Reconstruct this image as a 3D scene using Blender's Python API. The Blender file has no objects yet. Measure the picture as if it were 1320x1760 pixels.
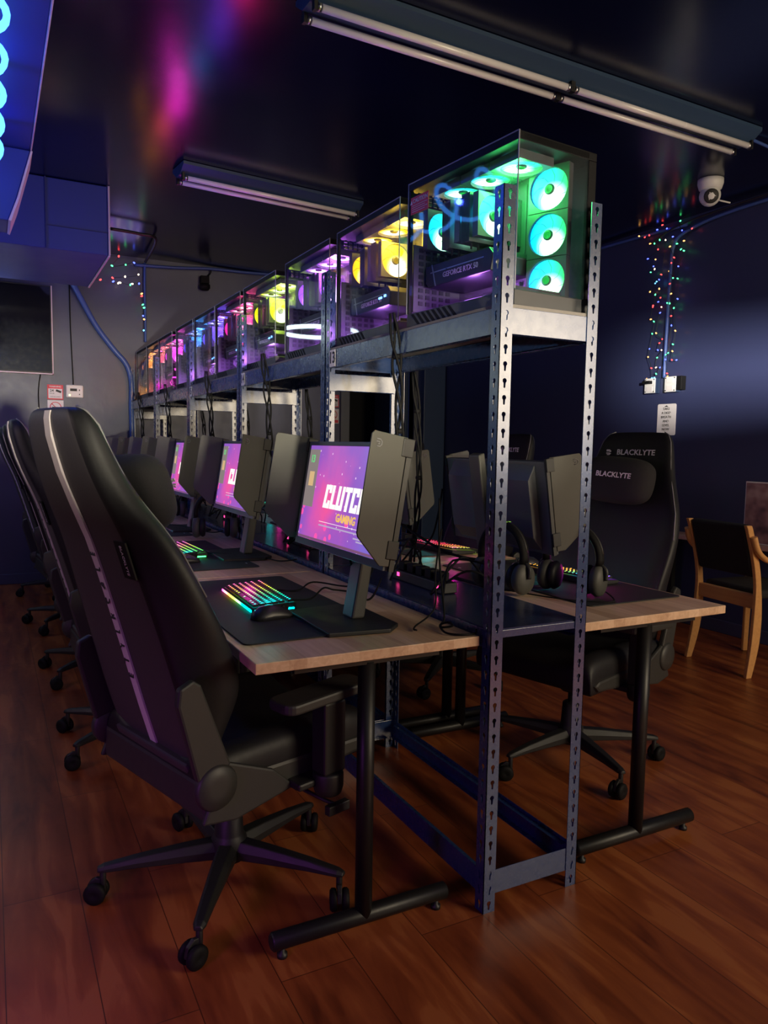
import bpy, bmesh, math, random
from mathutils import Vector, Matrix, Euler
R = math.radians
random.seed(7)
C = bpy.context.scene.collection
SC = bpy.context.scene

# ------------------------------------------------------------------ camera, world, light
cam_d = bpy.data.cameras.new('camera'); cam = bpy.data.objects.new('camera', cam_d); C.objects.link(cam)
YAW, PIT, ROL, FPX = 0.4843, -0.0887, 0.0164, 1287.4
F = Vector((math.sin(YAW)*math.cos(PIT), math.cos(YAW)*math.cos(PIT), math.sin(PIT)))
Rv = Vector((math.cos(YAW), -math.sin(YAW), 0)); Uv = Rv.cross(F)
R2 = Rv*math.cos(ROL)+Uv*math.sin(ROL); U2 = -Rv*math.sin(ROL)+Uv*math.cos(ROL)
M = Matrix((R2, U2, -F)).transposed().to_4x4(); M.translation = Vector((-1.139, -1.5574, 1.2511))
cam.matrix_world = M
cam_d.sensor_fit = 'VERTICAL'; cam_d.sensor_height = 36; cam_d.lens = FPX/1760*36; cam_d.clip_start = 0.02
SC.camera = cam
SC.view_settings.view_transform = 'Standard'; SC.view_settings.look = 'None'
SC.view_settings.exposure = 0.0; SC.view_settings.gamma = 1.0; SC.view_settings.use_curve_mapping = False
W = bpy.data.worlds.new('world'); SC.world = W; W.use_nodes = True
W.node_tree.nodes['Background'].inputs[0].default_value = (0.05, 0.07, 0.35, 1)
W.node_tree.nodes['Background'].inputs[1].default_value = 0.07

def lamp(name, kind, loc, energy, col, size=0.1, size_y=None, target=None, spread=None):
    d = bpy.data.lights.new(name, kind); d.energy = energy; d.color = col
    if kind == 'AREA':
        d.size = size
        if size_y: d.shape = 'RECTANGLE'; d.size_y = size_y
        if spread: d.spread = spread
    else: d.shadow_soft_size = size
    o = bpy.data.objects.new(name, d); C.objects.link(o); o.location = loc
    if target: o.rotation_euler = (Vector(target)-Vector(loc)).to_track_quat('-Z', 'Y').to_euler()
    return o
# daylight through the front window, behind the camera on the right
lamp('window_light', 'AREA', (2.25, -3.05, 1.82), 85, (1.0, 0.82, 0.55), 1.7, 1.1, (1.6, 2.0, 1.35))
# added point lamp, cut by a front-wall slot into a band on the right wall
lamp('wall_band_light', 'POINT', (-2.0, -4.0, 1.8), 7500, (1.0, 0.93, 0.80), 0.04)
# added point lamp behind an opening shaped for it: a cream band over the racks, chair tops and back wall
lamp('rack_band_light', 'POINT', (-1.0, -6.0, 1.0), 2200, (1.0, 0.90, 0.66), 0.10)
# magenta and blue LED light on the open left side of the room
lamp('magenta_led_light', 'AREA', (-2.6, 0.9, 1.6), 6.5, (1.0, 0.74, 0.70), 0.8, 0.5, (-0.6, 2.6, 0.6))
lamp('purple_led_light', 'AREA', (-1.9, -0.7, 0.7), 3.0, (0.6, 0.12, 0.9), 0.3, 0.3, (-1.35, -0.1, 0.0), R(110))
lamp('blue_area_light', 'AREA', (-1.75, 1.5, 2.35), 2.5, (0.05, 0.08, 1.0), 0.5, 2.5, (-0.6, 1.6, 2.0))
lamp('side_area_light', 'AREA', (-2.7, 4.1, 2.0), 4, (.85,1.0,.92), 1.2, .8, (0,2.4,1.5))  # added greenish-white lamp that brightens the racks' left faces; no window is built here
lamp('soft_fill_light', 'AREA', (-0.6, -3.1, 2.5), 4, (0.75, 0.8, 1.0), 1.5, 1.0, (0.2, 2.5, 1.0))

# ------------------------------------------------------------------ materials
MATS = {}
def mat(name, col=(.5,.5,.5), rough=.5, metal=0., emis=None, es=0., bump=None, spec=None, coat=0.):
    if name in MATS: return MATS[name]
    m = bpy.data.materials.new(name); m.use_nodes = True
    nt = m.node_tree; b = nt.nodes['Principled BSDF']
    b.inputs['Base Color'].default_value = (*col, 1); b.inputs['Roughness'].default_value = rough
    b.inputs['Metallic'].default_value = metal
    if spec is not None: b.inputs['Specular IOR Level'].default_value = spec
    if coat: b.inputs['Coat Weight'].default_value = coat; b.inputs['Coat Roughness'].default_value = .2
    if emis: b.inputs['Emission Color'].default_value = (*emis, 1); b.inputs['Emission Strength'].default_value = es
    # every material is procedural: a slight noise in roughness, optional bump
    tc = nt.nodes.new('ShaderNodeTexCoord'); n = nt.nodes.new('ShaderNodeTexNoise')
    nt.links.new(tc.outputs['Object'], n.inputs['Vector'])
    n.inputs['Scale'].default_value = bump[0] if bump else 30
    mr = nt.nodes.new('ShaderNodeMapRange'); nt.links.new(n.outputs['Fac'], mr.inputs['Value'])
    mr.inputs['To Min'].default_value = max(0, rough-.06); mr.inputs['To Max'].default_value = min(1, rough+.06)
    nt.links.new(mr.outputs[0], b.inputs['Roughness'])
    if bump:
        bp = nt.nodes.new('ShaderNodeBump'); bp.inputs['Strength'].default_value = bump[1]; bp.inputs['Distance'].default_value = bump[2] if len(bump) > 2 else .002
        nt.links.new(n.outputs['Fac'], bp.inputs['Height']); nt.links.new(bp.outputs[0], b.inputs['Normal'])
    MATS[name] = m; return m
def glow(name, col, s):
    m = mat(name, (.02,.02,.02), .4, emis=col, es=s); m.cycles.emission_sampling = 'NONE' ; return m
def N(nt, t, **kw):
    n = nt.nodes.new(t)
    for k, v in kw.items():
        if k in n.inputs: n.inputs[k].default_value = v
        else: setattr(n, k, v)
    return n
def ramp(nt, stops, fac=None, interp='LINEAR'):
    r = nt.nodes.new('ShaderNodeValToRGB'); r.color_ramp.interpolation = interp
    e = r.color_ramp.elements
    e[0].position = stops[0][0]; e[0].color = (*stops[0][1], 1)
    e[1].position = stops[-1][0]; e[1].color = (*stops[-1][1], 1)
    for p, c in stops[1:-1]:
        x = e.new(p); x.color = (*c, 1)
    if fac is not None: nt.links.new(fac, r.inputs[0])
    return r

def wood_floor():
    m = mat('floor_laminate', (.2,.05,.02), .38); nt = m.node_tree; b = nt.nodes['Principled BSDF']
    tc = N(nt, 'ShaderNodeTexCoord'); mp = N(nt, 'ShaderNodeMapping'); mp.inputs['Rotation'].default_value = (0,0,R(90))
    nt.links.new(tc.outputs['Object'], mp.inputs['Vector'])
    br = N(nt, 'ShaderNodeTexBrick'); nt.links.new(mp.outputs[0], br.inputs['Vector'])
    br.inputs['Scale'].default_value = 1; br.inputs['Brick Width'].default_value = 1.2; br.inputs['Row Height'].default_value = .19
    br.inputs['Mortar Size'].default_value = .0012; br.inputs['Color1'].default_value = (.17,.17,.17,1); br.inputs['Color2'].default_value = (.85,.85,.85,1); br.inputs['Mortar'].default_value = (0,0,0,1); br.inputs['Bias'].default_value = 0
    st = N(nt, 'ShaderNodeMapping'); st.inputs['Scale'].default_value = (9,1.3,1); nt.links.new(tc.outputs['Object'], st.inputs['Vector'])
    n = N(nt, 'ShaderNodeTexNoise'); n.inputs['Scale'].default_value = 1.6; n.inputs['Detail'].default_value = 6; n.inputs['Distortion'].default_value = 1.0; nt.links.new(st.outputs[0], n.inputs['Vector'])
    n2 = N(nt, 'ShaderNodeTexNoise'); n2.inputs['Scale'].default_value = 2.2; n2.inputs['Detail'].default_value = 4; nt.links.new(tc.outputs['Object'], n2.inputs['Vector'])
    ad = N(nt, 'ShaderNodeMath', operation='MULTIPLY_ADD'); nt.links.new(br.outputs['Color'], ad.inputs[0]); ad.inputs[1].default_value = .22
    nt.links.new(n.outputs['Fac'], ad.inputs[2])
    ad2 = N(nt, 'ShaderNodeMath', operation='MULTIPLY_ADD'); nt.links.new(n2.outputs['Fac'], ad2.inputs[0]); ad2.inputs[1].default_value = .5; nt.links.new(ad.outputs[0], ad2.inputs[2])
    r = ramp(nt, [(.55,(.07,.013,.006)),(.75,(.19,.043,.013)),(.95,(.29,.075,.021)),(1.2,(.35,.105,.03))], ad2.outputs[0])
    mx = N(nt, 'ShaderNodeMix', data_type='RGBA', blend_type='MIX'); nt.links.new(br.outputs['Fac'], mx.inputs['Factor'])
    nt.links.new(r.outputs[0], mx.inputs['A']); mx.inputs['B'].default_value = (.07,.018,.007,1)
    nt.links.new(mx.outputs['Result'], b.inputs['Base Color'])
    bp = N(nt, 'ShaderNodeBump'); bp.inputs['Strength'].default_value = .15; bp.inputs['Distance'].default_value = .001
    nt.links.new(n.outputs['Fac'], bp.inputs['Height']); nt.links.new(bp.outputs[0], b.inputs['Normal'])
    return m
def block_wood(name, c1, c2, c3, scale=1.0):
    m = mat(name, (.6,.4,.25), .45); nt = m.node_tree; b = nt.nodes['Principled BSDF']
    tc = N(nt, 'ShaderNodeTexCoord'); mp = N(nt, 'ShaderNodeMapping'); mp.inputs['Rotation'].default_value = (0,0,R(90)); nt.links.new(tc.outputs['Object'], mp.inputs['Vector'])
    br = N(nt, 'ShaderNodeTexBrick'); nt.links.new(mp.outputs[0], br.inputs['Vector']); br.inputs['Scale'].default_value = scale
    br.inputs['Brick Width'].default_value = .38; br.inputs['Row Height'].default_value = .045; br.inputs['Mortar Size'].default_value = .0004
    br.inputs['Color1'].default_value = (0,0,0,1); br.inputs['Color2'].default_value = (1,1,1,1); br.inputs['Mortar'].default_value = (.3,.3,.3,1)
    st = N(nt, 'ShaderNodeMapping'); st.inputs['Scale'].default_value = (60,4,60); nt.links.new(tc.outputs['Object'], st.inputs['Vector'])
    n = N(nt, 'ShaderNodeTexNoise'); n.inputs['Scale'].default_value = 1; n.inputs['Detail'].default_value = 4; n.inputs['Distortion'].default_value = .8; nt.links.new(st.outputs[0], n.inputs['Vector'])
    ad = N(nt, 'ShaderNodeMath', operation='MULTIPLY_ADD'); nt.links.new(br.outputs['Color'], ad.inputs[0]); ad.inputs[1].default_value = .45; nt.links.new(n.outputs['Fac'], ad.inputs[2])
    r = ramp(nt, [(.3,c1),(.65,c2),(1.05,c3)], ad.outputs[0]); nt.links.new(r.outputs[0], b.inputs['Base Color'])
    return m
FLOOR = wood_floor()
DESKW = block_wood('butcher_block', (.46,.27,.17), (.60,.39,.25), (.72,.50,.34))
BOARD = mat('particle_board', (.22,.20,.19), .8, bump=(180,.5))
NAVY = mat('wall_paint', (.050,.055,.115), .38, bump=(14,.25,.004), spec=.5)
CEIL = mat('ceiling_paint', (.003,.005,.028), .20, bump=(3,.10,.01))
RACK = mat('rack_paint', (.018,.046,.150), .27, 0, bump=(38,.14,.001), spec=.8, coat=.5)
DARKM = mat('black_metal', (.012,.012,.013), .42, .3, bump=(200,.1,.0005))
PLAST = mat('black_plastic', (.012,.012,.013), .5)
PLGREY = mat('dark_grey_plastic', (.030,.030,.029), .5)
SHIELD = mat('shield_grey', (.070,.070,.062), .55)
LEATH = mat('black_leatherette', (.010,.010,.013), .52, bump=(120,.25,.001), spec=.35)
LEGREY = mat('grey_backshell', (.050,.046,.050), .55, bump=(200,.15,.0005))
STRIPE = mat('white_stripe', (.62,.56,.60), .5)
SUEDE = mat('suede', (.012,.011,.014), .9, bump=(200,.3,.001))
PIPING = mat('grey_piping', (.20,.20,.22), .5)
WHITE = mat('white_plastic', (.75,.75,.75), .45)
RUBBER = mat('rubber', (.006,.006,.007), .65, spec=.2)
TUBE = mat('frosted_tube', (.85,.82,.83), .25, coat=.5)
STEEL = mat('steel', (.45,.45,.47), .3, 1)
CABLEB = mat('blue_conduit', (.05,.10,.34), .4)
BLUEP = mat('duct_paint', (.03,.05,.26), .45, bump=(5,.1,.004))
PINKTR = mat('duct_edge_strip', (.70,.55,.60), .5)
BEECH = block_wood('beech', (.50,.22,.07), (.58,.27,.09), (.66,.33,.12), .3)
RED = mat('red_print', (.70,.03,.06), .5)
PAPER = mat('white_print', (.78,.74,.76), .5)
INK = mat('black_ink', (.02,.02,.02), .6)
SILV = mat('silver_print', (.55,.52,.60), .4)
PADM = mat('deskpad_cloth', (.012,.012,.014), .75, bump=(400,.2,.0005))
BACKP = mat('monitor_back', (.10,.11,.12), .45)
PCIN = mat('pc_interior', (.10,.10,.11), .4, .3)
PCMESH = mat('pc_mesh', (.05,.05,.055), .4, .6)
CYAN = mat('neon_blue', (0,.1,.3), .4, emis=(.06,.30,1.0), es=4.5)

def glass_mat():
    m = bpy.data.materials.new('tempered_glass'); m.use_nodes = True; nt = m.node_tree; nt.nodes.clear()
    o = N(nt,'ShaderNodeOutputMaterial'); t = N(nt,'ShaderNodeBsdfTransparent'); t.inputs[0].default_value = (.93,.94,.95,1)
    g = N(nt,'ShaderNodeBsdfGlossy'); g.inputs['Roughness'].default_value = .03; g.inputs[0].default_value = (1,1,1,1)
    lw = N(nt,'ShaderNodeLayerWeight'); pw = N(nt,'ShaderNodeMath', operation='POWER'); nt.links.new(lw.outputs['Facing'], pw.inputs[0]); pw.inputs[1].default_value = 4.0
    lw.inputs[0].default_value = .5; f = N(nt,'ShaderNodeMath', operation='MULTIPLY_ADD'); nt.links.new(pw.outputs[0], f.inputs[0]); f.inputs[1].default_value = .5; f.inputs[2].default_value = .03
    mx = N(nt,'ShaderNodeMixShader'); nt.links.new(f.outputs[0], mx.inputs[0]); nt.links.new(t.outputs[0], mx.inputs[1]); nt.links.new(g.outputs[0], mx.inputs[2]); nt.links.new(mx.outputs[0], o.inputs[0])
    return m
GLASS = glass_mat()

def fan_mat(name, c1, c2, s):
    m = mat(name, (.05,.05,.05), .4); nt = m.node_tree; b = nt.nodes['Principled BSDF']
    tc = N(nt,'ShaderNodeTexCoord'); sp = N(nt,'ShaderNodeSeparateXYZ'); nt.links.new(tc.outputs['Object'], sp.inputs[0])
    mr = N(nt,'ShaderNodeMapRange'); nt.links.new(sp.outputs['X'], mr.inputs['Value']); mr.inputs['From Min'].default_value = -.05; mr.inputs['From Max'].default_value = .05
    cr = ramp(nt, [(0,c2),(1,c1)], mr.outputs[0])
    # white-hot area towards the lower middle of the blades
    v = N(nt,'ShaderNodeVectorMath', operation='DISTANCE'); nt.links.new(tc.outputs['Object'], v.inputs[0]); v.inputs[1].default_value = (.010,-.026,0)
    hot = N(nt,'ShaderNodeMapRange'); nt.links.new(v.outputs['Value'], hot.inputs['Value']); hot.inputs['From Min'].default_value = .048; hot.inputs['From Max'].default_value = .012
    mx = N(nt,'ShaderNodeMix', data_type='RGBA'); nt.links.new(hot.outputs[0], mx.inputs['Factor']); nt.links.new(cr.outputs[0], mx.inputs['A'])
    w = tuple(.55+.45*x for x in c1); mx.inputs['B'].default_value = (*w,1)
    nt.links.new(mx.outputs['Result'], b.inputs['Emission Color'])
    st = N(nt,'ShaderNodeMapRange'); nt.links.new(hot.outputs[0], st.inputs['Value']); st.inputs['To Min'].default_value = s*.45; st.inputs['To Max'].default_value = s*1.5
    nt.links.new(st.outputs[0], b.inputs['Emission Strength'])
    return m
def rainbow(name, stops, s, axis='Y', lo=-.18, hi=.18):
    m = mat(name, (.03,.03,.03), .4); nt = m.node_tree; b = nt.nodes['Principled BSDF']
    tc = N(nt,'ShaderNodeTexCoord'); sp = N(nt,'ShaderNodeSeparateXYZ'); nt.links.new(tc.outputs['Object'], sp.inputs[0])
    mr = N(nt,'ShaderNodeMapRange'); nt.links.new(sp.outputs[axis], mr.inputs['Value']); mr.inputs['From Min'].default_value = lo; mr.inputs['From Max'].default_value = hi
    cr = ramp(nt, stops, mr.outputs[0]); nt.links.new(cr.outputs[0], b.inputs['Emission Color']); b.inputs['Emission Strength'].default_value = s
    m.cycles.emission_sampling = 'NONE'
    return m
def screen_mat():
    m = mat('screen_image', (.01,.01,.01), .3); nt = m.node_tree; b = nt.nodes['Principled BSDF']
    tc = N(nt,'ShaderNodeTexCoord'); sp = N(nt,'ShaderNodeSeparateXYZ'); nt.links.new(tc.outputs['Object'], sp.inputs[0])
    # local: y right on the screen is -Y, z up; origin at the screen centre
    n = N(nt,'ShaderNodeTexNoise'); n.inputs['Scale'].default_value = 7; n.inputs['Detail'].default_value = 3; nt.links.new(tc.outputs['Object'], n.inputs['Vector'])
    d = N(nt,'ShaderNodeVectorMath', operation='DISTANCE'); nt.links.new(tc.outputs['Object'], d.inputs[0]); d.inputs[1].default_value = (0,.12,-.01)
    a = N(nt,'ShaderNodeMath', operation='MULTIPLY_ADD'); nt.links.new(n.outputs['Fac'], a.inputs[0]); a.inputs[1].default_value = .25; nt.links.new(d.outputs['Value'], a.inputs[2])
    cr = ramp(nt, [(.10,(1.0,.10,.30)),(.20,(.62,.10,.48)),(.32,(.30,.10,.55)),(.45,(.22,.14,.62))], a.outputs[0])
    vo = N(nt,'ShaderNodeTexVoronoi'); vo.inputs['Scale'].default_value = 42; nt.links.new(tc.outputs['Object'], vo.inputs['Vector'])
    lt = N(nt,'ShaderNodeMath', operation='LESS_THAN'); nt.links.new(vo.outputs['Distance'], lt.inputs[0]); lt.inputs[1].default_value = .13
    wn = N(nt,'ShaderNodeMath', operation='GREATER_THAN'); sc = N(nt,'ShaderNodeSeparateColor'); nt.links.new(vo.outputs['Color'], sc.inputs[0]); nt.links.new(sc.outputs[0], wn.inputs[0]); wn.inputs[1].default_value = .45
    mu = N(nt,'ShaderNodeMath', operation='MULTIPLY'); nt.links.new(lt.outputs[0], mu.inputs[0]); nt.links.new(wn.outputs[0], mu.inputs[1])
    mx = N(nt,'ShaderNodeMix', data_type='RGBA'); nt.links.new(mu.outputs[0], mx.inputs['Factor']); nt.links.new(cr.outputs[0], mx.inputs['A']); mx.inputs['B'].default_value = (.9,.6,.9,1)
    vo2 = N(nt,'ShaderNodeTexVoronoi'); vo2.inputs['Scale'].default_value = 16; nt.links.new(tc.outputs['Object'], vo2.inputs['Vector'])
    l2 = N(nt,'ShaderNodeMath', operation='LESS_THAN'); nt.links.new(vo2.outputs['Distance'], l2.inputs[0]); l2.inputs[1].default_value = .2
    z2 = N(nt,'ShaderNodeMath', operation='LESS_THAN'); nt.links.new(sp.outputs['Z'], z2.inputs[0]); z2.inputs[1].default_value = -.045
    m2 = N(nt,'ShaderNodeMath', operation='MULTIPLY'); nt.links.new(l2.outputs[0], m2.inputs[0]); nt.links.new(z2.outputs[0], m2.inputs[1])
    mx2 = N(nt,'ShaderNodeMix', data_type='RGBA'); nt.links.new(m2.outputs[0], mx2.inputs['Factor']); nt.links.new(mx.outputs['Result'], mx2.inputs['A']); mx2.inputs['B'].default_value = (1,.10,.45,1)
    nt.links.new(mx2.outputs['Result'], b.inputs['Emission Color']); b.inputs['Emission Strength'].default_value = 1.0
    return m
SCREEN = screen_mat()

# ------------------------------------------------------------------ mesh helpers
class MB:
    def __init__(s): s.v = []; s.f = []; s.mi = []; s.sm = []; s.cur = 0; s.smooth = False
    def add(s, vs, fs, smooth=None):
        b = len(s.v); s.v += [Vector(x) for x in vs]
        for f in fs: s.f.append([b+i for i in f]); s.mi.append(s.cur); s.sm.append(s.smooth if smooth is None else smooth)
        return s
    def box(s, x0, x1, y0, y1, z0, z1, mx=None):
        p = [Vector((x,y,z)) for z in (z0,z1) for y in (y0,y1) for x in (x0,x1)]
        if mx: p = [mx @ q for q in p]
        return s.add(p, [(0,2,3,1),(4,5,7,6),(0,1,5,4),(2,6,7,3),(0,4,6,2),(1,3,7,5)], False)
    def tube(s, pts, r, n=10, cap=True, closed=False, squash=None):
        pts = [Vector(p) for p in pts]; k = len(pts); rs = r if isinstance(r, (list,tuple)) else [r]*k
        vs = []; up = None
        for i, p in enumerate(pts):
            a = pts[i-1] if (i > 0 or closed) else p; c = pts[(i+1) % k] if (i < k-1 or closed) else p
            t = (c-a).normalized()
            if up is None:
                up = Vector((0,0,1)) if abs(t.z) < .9 else Vector((1,0,0))
            u = t.cross(up).normalized(); w = u.cross(t).normalized(); up = w
            for j in range(n):
                an = 2*math.pi*j/n; vs.append(p + u*(math.cos(an)*rs[i]) + w*(math.sin(an)*rs[i]*(squash or 1)))
        fs = []
        for i in range(k if closed else k-1):
            for j in range(n):
                a = i*n+j; b = i*n+(j+1) % n; c = ((i+1) % k)*n+(j+1) % n; d = ((i+1) % k)*n+j
                fs.append((a,d,c,b))
        s.add(vs, fs, True)
        if cap and not closed:
            b0 = len(s.v)-k*n
            s.f.append([b0+j for j in range(n)]); s.mi.append(s.cur); s.sm.append(False)
            s.f.append([b0+(k-1)*n+n-1-j for j in range(n)]); s.mi.append(s.cur); s.sm.append(False)
        return s
    def cyl(s, a, b, r, n=16, r2=None): return s.tube([a,b], [r, r if r2 is None else r2], n)
    def lathe(s, prof, o=(0,0,0), n=20, axis='Z', mx=None):
        vs = []; o = Vector(o)
        for (r, z) in prof:
            for j in range(n):
                a = 2*math.pi*j/n; p = Vector((r*math.cos(a), r*math.sin(a), z))
                if axis == 'X': p = Vector((p.z, p.x, p.y))
                if axis == 'Y': p = Vector((p.y, p.z, p.x))
                if mx: p = mx @ p
                vs.append(o+p)
        fs = []
        for i in range(len(prof)-1):
            for j in range(n): fs.append((i*n+j, i*n+(j+1) % n, (i+1)*n+(j+1) % n, (i+1)*n+j))
        fs.append([j for j in range(n)][::-1]); fs.append([(len(prof)-1)*n+j for j in range(n)])
        return s.add(vs, fs, True)
    def prism(s, poly, h0, h1, axis='Z', mx=None):
        # poly is 2D; axis: extrusion axis
        def P(u, v, h):
            q = Vector((u,v,h)) if axis == 'Z' else (Vector((u,h,v)) if axis == 'Y' else Vector((h,u,v)))
            return mx @ q if mx else q
        n = len(poly); vs = [P(u,v,h0) for u, v in poly]+[P(u,v,h1) for u, v in poly]
        fs = [list(range(n))[::-1], [n+i for i in range(n)]]+[(i,(i+1) % n,n+(i+1) % n,n+i) for i in range(n)]
        return s.add(vs, fs, False)
    def build(s, name, mats, parent=None, bevel=0, subsurf=0, loc=None, rot=None, seg=2):
        me = bpy.data.meshes.new(name); me.from_pydata([tuple(v) for v in s.v], [], s.f)
        for m in (mats if isinstance(mats, (list,tuple)) else [mats]): me.materials.append(m)
        me.polygons.foreach_set('material_index', s.mi); me.polygons.foreach_set('use_smooth', s.sm)
        bm = bmesh.new(); bm.from_mesh(me); bmesh.ops.recalc_face_normals(bm, faces=bm.faces[:]); bm.to_mesh(me); bm.free(); me.update()
        o = bpy.data.objects.new(name, me); C.objects.link(o)
        if parent: o.parent = parent
        if loc: o.location = loc
        if rot: o.rotation_euler = rot
        if bevel:
            b = o.modifiers.new('bevel','BEVEL'); b.width = bevel; b.segments = seg; b.limit_method = 'ANGLE'; b.angle_limit = R(35)
        if subsurf:
            b = o.modifiers.new('sub','SUBSURF'); b.levels = subsurf; b.render_levels = subsurf
            for p in me.polygons: p.use_smooth = True
        return o
def BX(x0,x1,y0,y1,z0,z1): return MB().box(x0,x1,y0,y1,z0,z1)
def spline(pts, n=8):
    pts = [Vector(p) for p in pts]; out = []
    for i in range(len(pts)-1):
        p0 = pts[max(i-1,0)]; p1 = pts[i]; p2 = pts[i+1]; p3 = pts[min(i+2,len(pts)-1)]
        for k in range(n):
            t = k/n; out.append(.5*((2*p1)+(-p0+p2)*t+(2*p0-5*p1+4*p2-p3)*t*t+(-p0+3*p1-3*p2+p3)*t**3))
    out.append(pts[-1]); return out
def tag(o, label, cat, group=None):
    o['label'] = label; o['category'] = cat
    if group: o['group'] = group
    return o
def empty(name, loc=(0,0,0), rz=0):
    o = bpy.data.objects.new(name, None); o.empty_display_size = .1; C.objects.link(o); o.location = loc; o.rotation_euler = (0,0,rz); return o
def struct(o): o['kind'] = 'structure'; return o
KIDS = {}
def children(o): return [c for c in bpy.data.objects if c.parent == o]
def copy_tree(o, parent=None):
    c = o.copy(); C.objects.link(c)
    if parent: c.parent = parent
    for ch in children(o): copy_tree(ch, c)
    return c
def text(name, s, size, m, parent, loc, rot, ext=.0004, align='CENTER', bold=0, shear=0, sx=1):
    cu = bpy.data.curves.new(name, 'FONT'); cu.body = s; cu.size = size; cu.extrude = ext; cu.align_x = align; cu.align_y = 'CENTER'; cu.offset = bold; cu.shear = shear; cu.resolution_u = 2
    t = bpy.data.objects.new('t', cu); C.objects.link(t)
    dg = bpy.context.evaluated_depsgraph_get(); me = bpy.data.meshes.new_from_object(t.evaluated_get(dg)); me.name = name
    bpy.data.objects.remove(t); me.materials.clear(); me.materials.append(m)
    o = bpy.data.objects.new(name, me); C.objects.link(o); o.parent = parent; o.location = loc; o.rotation_euler = rot; o.scale = (sx,1,1)
    return o
def emblem(name, size, m, parent, loc, rot):
    b = MB(); k = size
    for pl in ([(-.45,.45),(.15,.45),(.45,.15),(.20,-.02),(.05,.12),(-.45,.12)], [(-.45,-.08),(.1,-.08),(.45,-.22),(.12,-.5),(-.30,-.5),(-.30,-.34),(.0,-.34),(.12,-.26),(-.45,-.26)]):
        b.prism([(x*k,y*k) for x, y in pl], -.0004, .0004, 'Z')
    return b.build(name, m, parent, loc=loc, rot=rot)
FACE_MX = (R(90),0,R(-90))     # text that faces -X, reading towards -Y
FACE_MY = (R(90),0,0)          # text that faces -Y, reading towards +X

# ------------------------------------------------------------------ room
XR, YB, ZC, YF = 3.30, 5.62, 2.90, -3.2
struct(BX(-4,4,-4.5,8,-.05,0).build('floor', FLOOR))
struct(BX(-4,XR+.1,-4.5,7.2,ZC,ZC+.05).build('ceiling', CEIL))
struct(BX(XR,XR+.1,-4.5,YB+.1,0,ZC).build('wall_right', mat('wall_paint_blue', (.034,.042,.110), .36, bump=(14,.25,.004))))
b = MB(); D0, D1, DH = 2.20, 2.98, 2.14
b.box(-4,D0,YB,YB+.1,0,ZC); b.box(D1,XR,YB,YB+.1,0,ZC); b.box(D0,D1,YB,YB+.1,DH,ZC)
struct(b.build('wall_back', NAVY))
# front wall behind the camera: big window on the right, slots added on the left to shape the band lamps
b = MB()
b.box(-4,-1.42,YF-.06,YF,0,ZC); b.box(-.35,1.3,YF-.06,YF,0,ZC); b.box(-1.02,-.35,YF-.06,YF,1.32,ZC); b.box(3.2,XR,YF-.06,YF,0,ZC)
b.box(-1.42,-.35,YF-.06,YF,0,1.08); b.box(-1.42,-1.02,YF-.06,YF,1.32,1.77); b.box(-1.42,-1.02,YF-.06,YF,1.83,ZC)
b.box(1.3,3.2,YF-.06,YF,0,.95); b.box(1.3,3.2,YF-.06,YF,2.45,ZC)
struct(b.build('wall_front', NAVY))
TRIMB = mat('door_trim', (.10,.11,.13), .4); DOORB = mat('door_blue', (.03,.055,.12), .35); VOID = mat('unlit_room_black', (.003,.003,.004), .8)
d = empty('door_1', ((D0+D1)/2, YB, 0)); struct(d)
b = MB(); b.box(D0-.10,D0,YB-.025,YB+.1,0,DH+.08); b.box(D1,D1+.06,YB-.025,YB+.1,0,DH+.08); b.box(D0,D1,YB-.025,YB+.1,DH,DH+.08)
o = b.build('door_frame', TRIMB, bevel=.004); o.parent = d; o.matrix_parent_inverse = Matrix.Translation((-(D0+D1)/2,-YB,0))
# open door leaf, swung inwards to the dark room behind
o = BX(D1-.045,D1-.005,YB+.1,YB+.85,.01,DH-.01).build('door_leaf', DOORB, bevel=.003); o.parent = d; o.matrix_parent_inverse = Matrix.Translation((-(D0+D1)/2,-YB,0))
struct(BX(D0-.3,D1+.3,YB+1.2,YB+1.25,0,ZC).build('wall_hallway', VOID))  # near-black backing: the darkness of the unlit room is put into its colour
struct(BX(-4,XR,YB-.014,YB,0,.09).build('baseboard_back', NAVY, bevel=.004))
struct(BX(XR-.014,XR,-3.1,YB-.02,0,.09).build('baseboard_right', NAVY, bevel=.004))
struct(BX(3.02,3.285,YB-.16,YB-.02,.0,ZC).build('trim_1', DOORB, bevel=.004))

# ceiling ductwork, left
def duct(name, b, label, edge=None):
    e = empty(name, (0,0,0)); o = b.build('duct_body', BLUEP, e, bevel=.006)
    if edge: edge.build('edge_strip', PINKTR, e, bevel=.002)
    tag(e, label, 'duct'); return e
b = MB(); b.box(-2.3,-.418,3.75,4.9,2.46,ZC-.003); b.cur = 0
b2 = MB(); b2.box(-.417,-.405,3.735,3.76,2.46,ZC-.003); b2.box(-.417,-.405,3.76,4.9,2.452,2.475)
duct('ceiling_duct', b, 'wide dark blue boxed duct across the ceiling in front of the back wall', b2)
sm = MB(); sm.box(-.792,-.784,3.742,3.75,2.46,ZC-.003); sm.box(-.784,-.418,3.742,3.75,2.60,2.606); sm.build('panel_seam', mat('seam',(.02,.03,.14),.5), bpy.data.objects['ceiling_duct'])
b = MB(); b.box(-2.3,-.925,-.6,2.9,2.66,ZC-.003)
b3 = MB(); b3.box(-.925,-.918,-.6,2.9,2.655,2.68)
e = duct('ceiling_duct', b, 'bright blue lit soffit duct along the ceiling, above the neon coil', b3)
b = MB(); b.prism([(-2.2,2.657),(-.925,2.657),(-.99,2.42),(-1.03,2.31),(-2.2,2.31)], 2.62, 2.88, 'Y')
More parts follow.
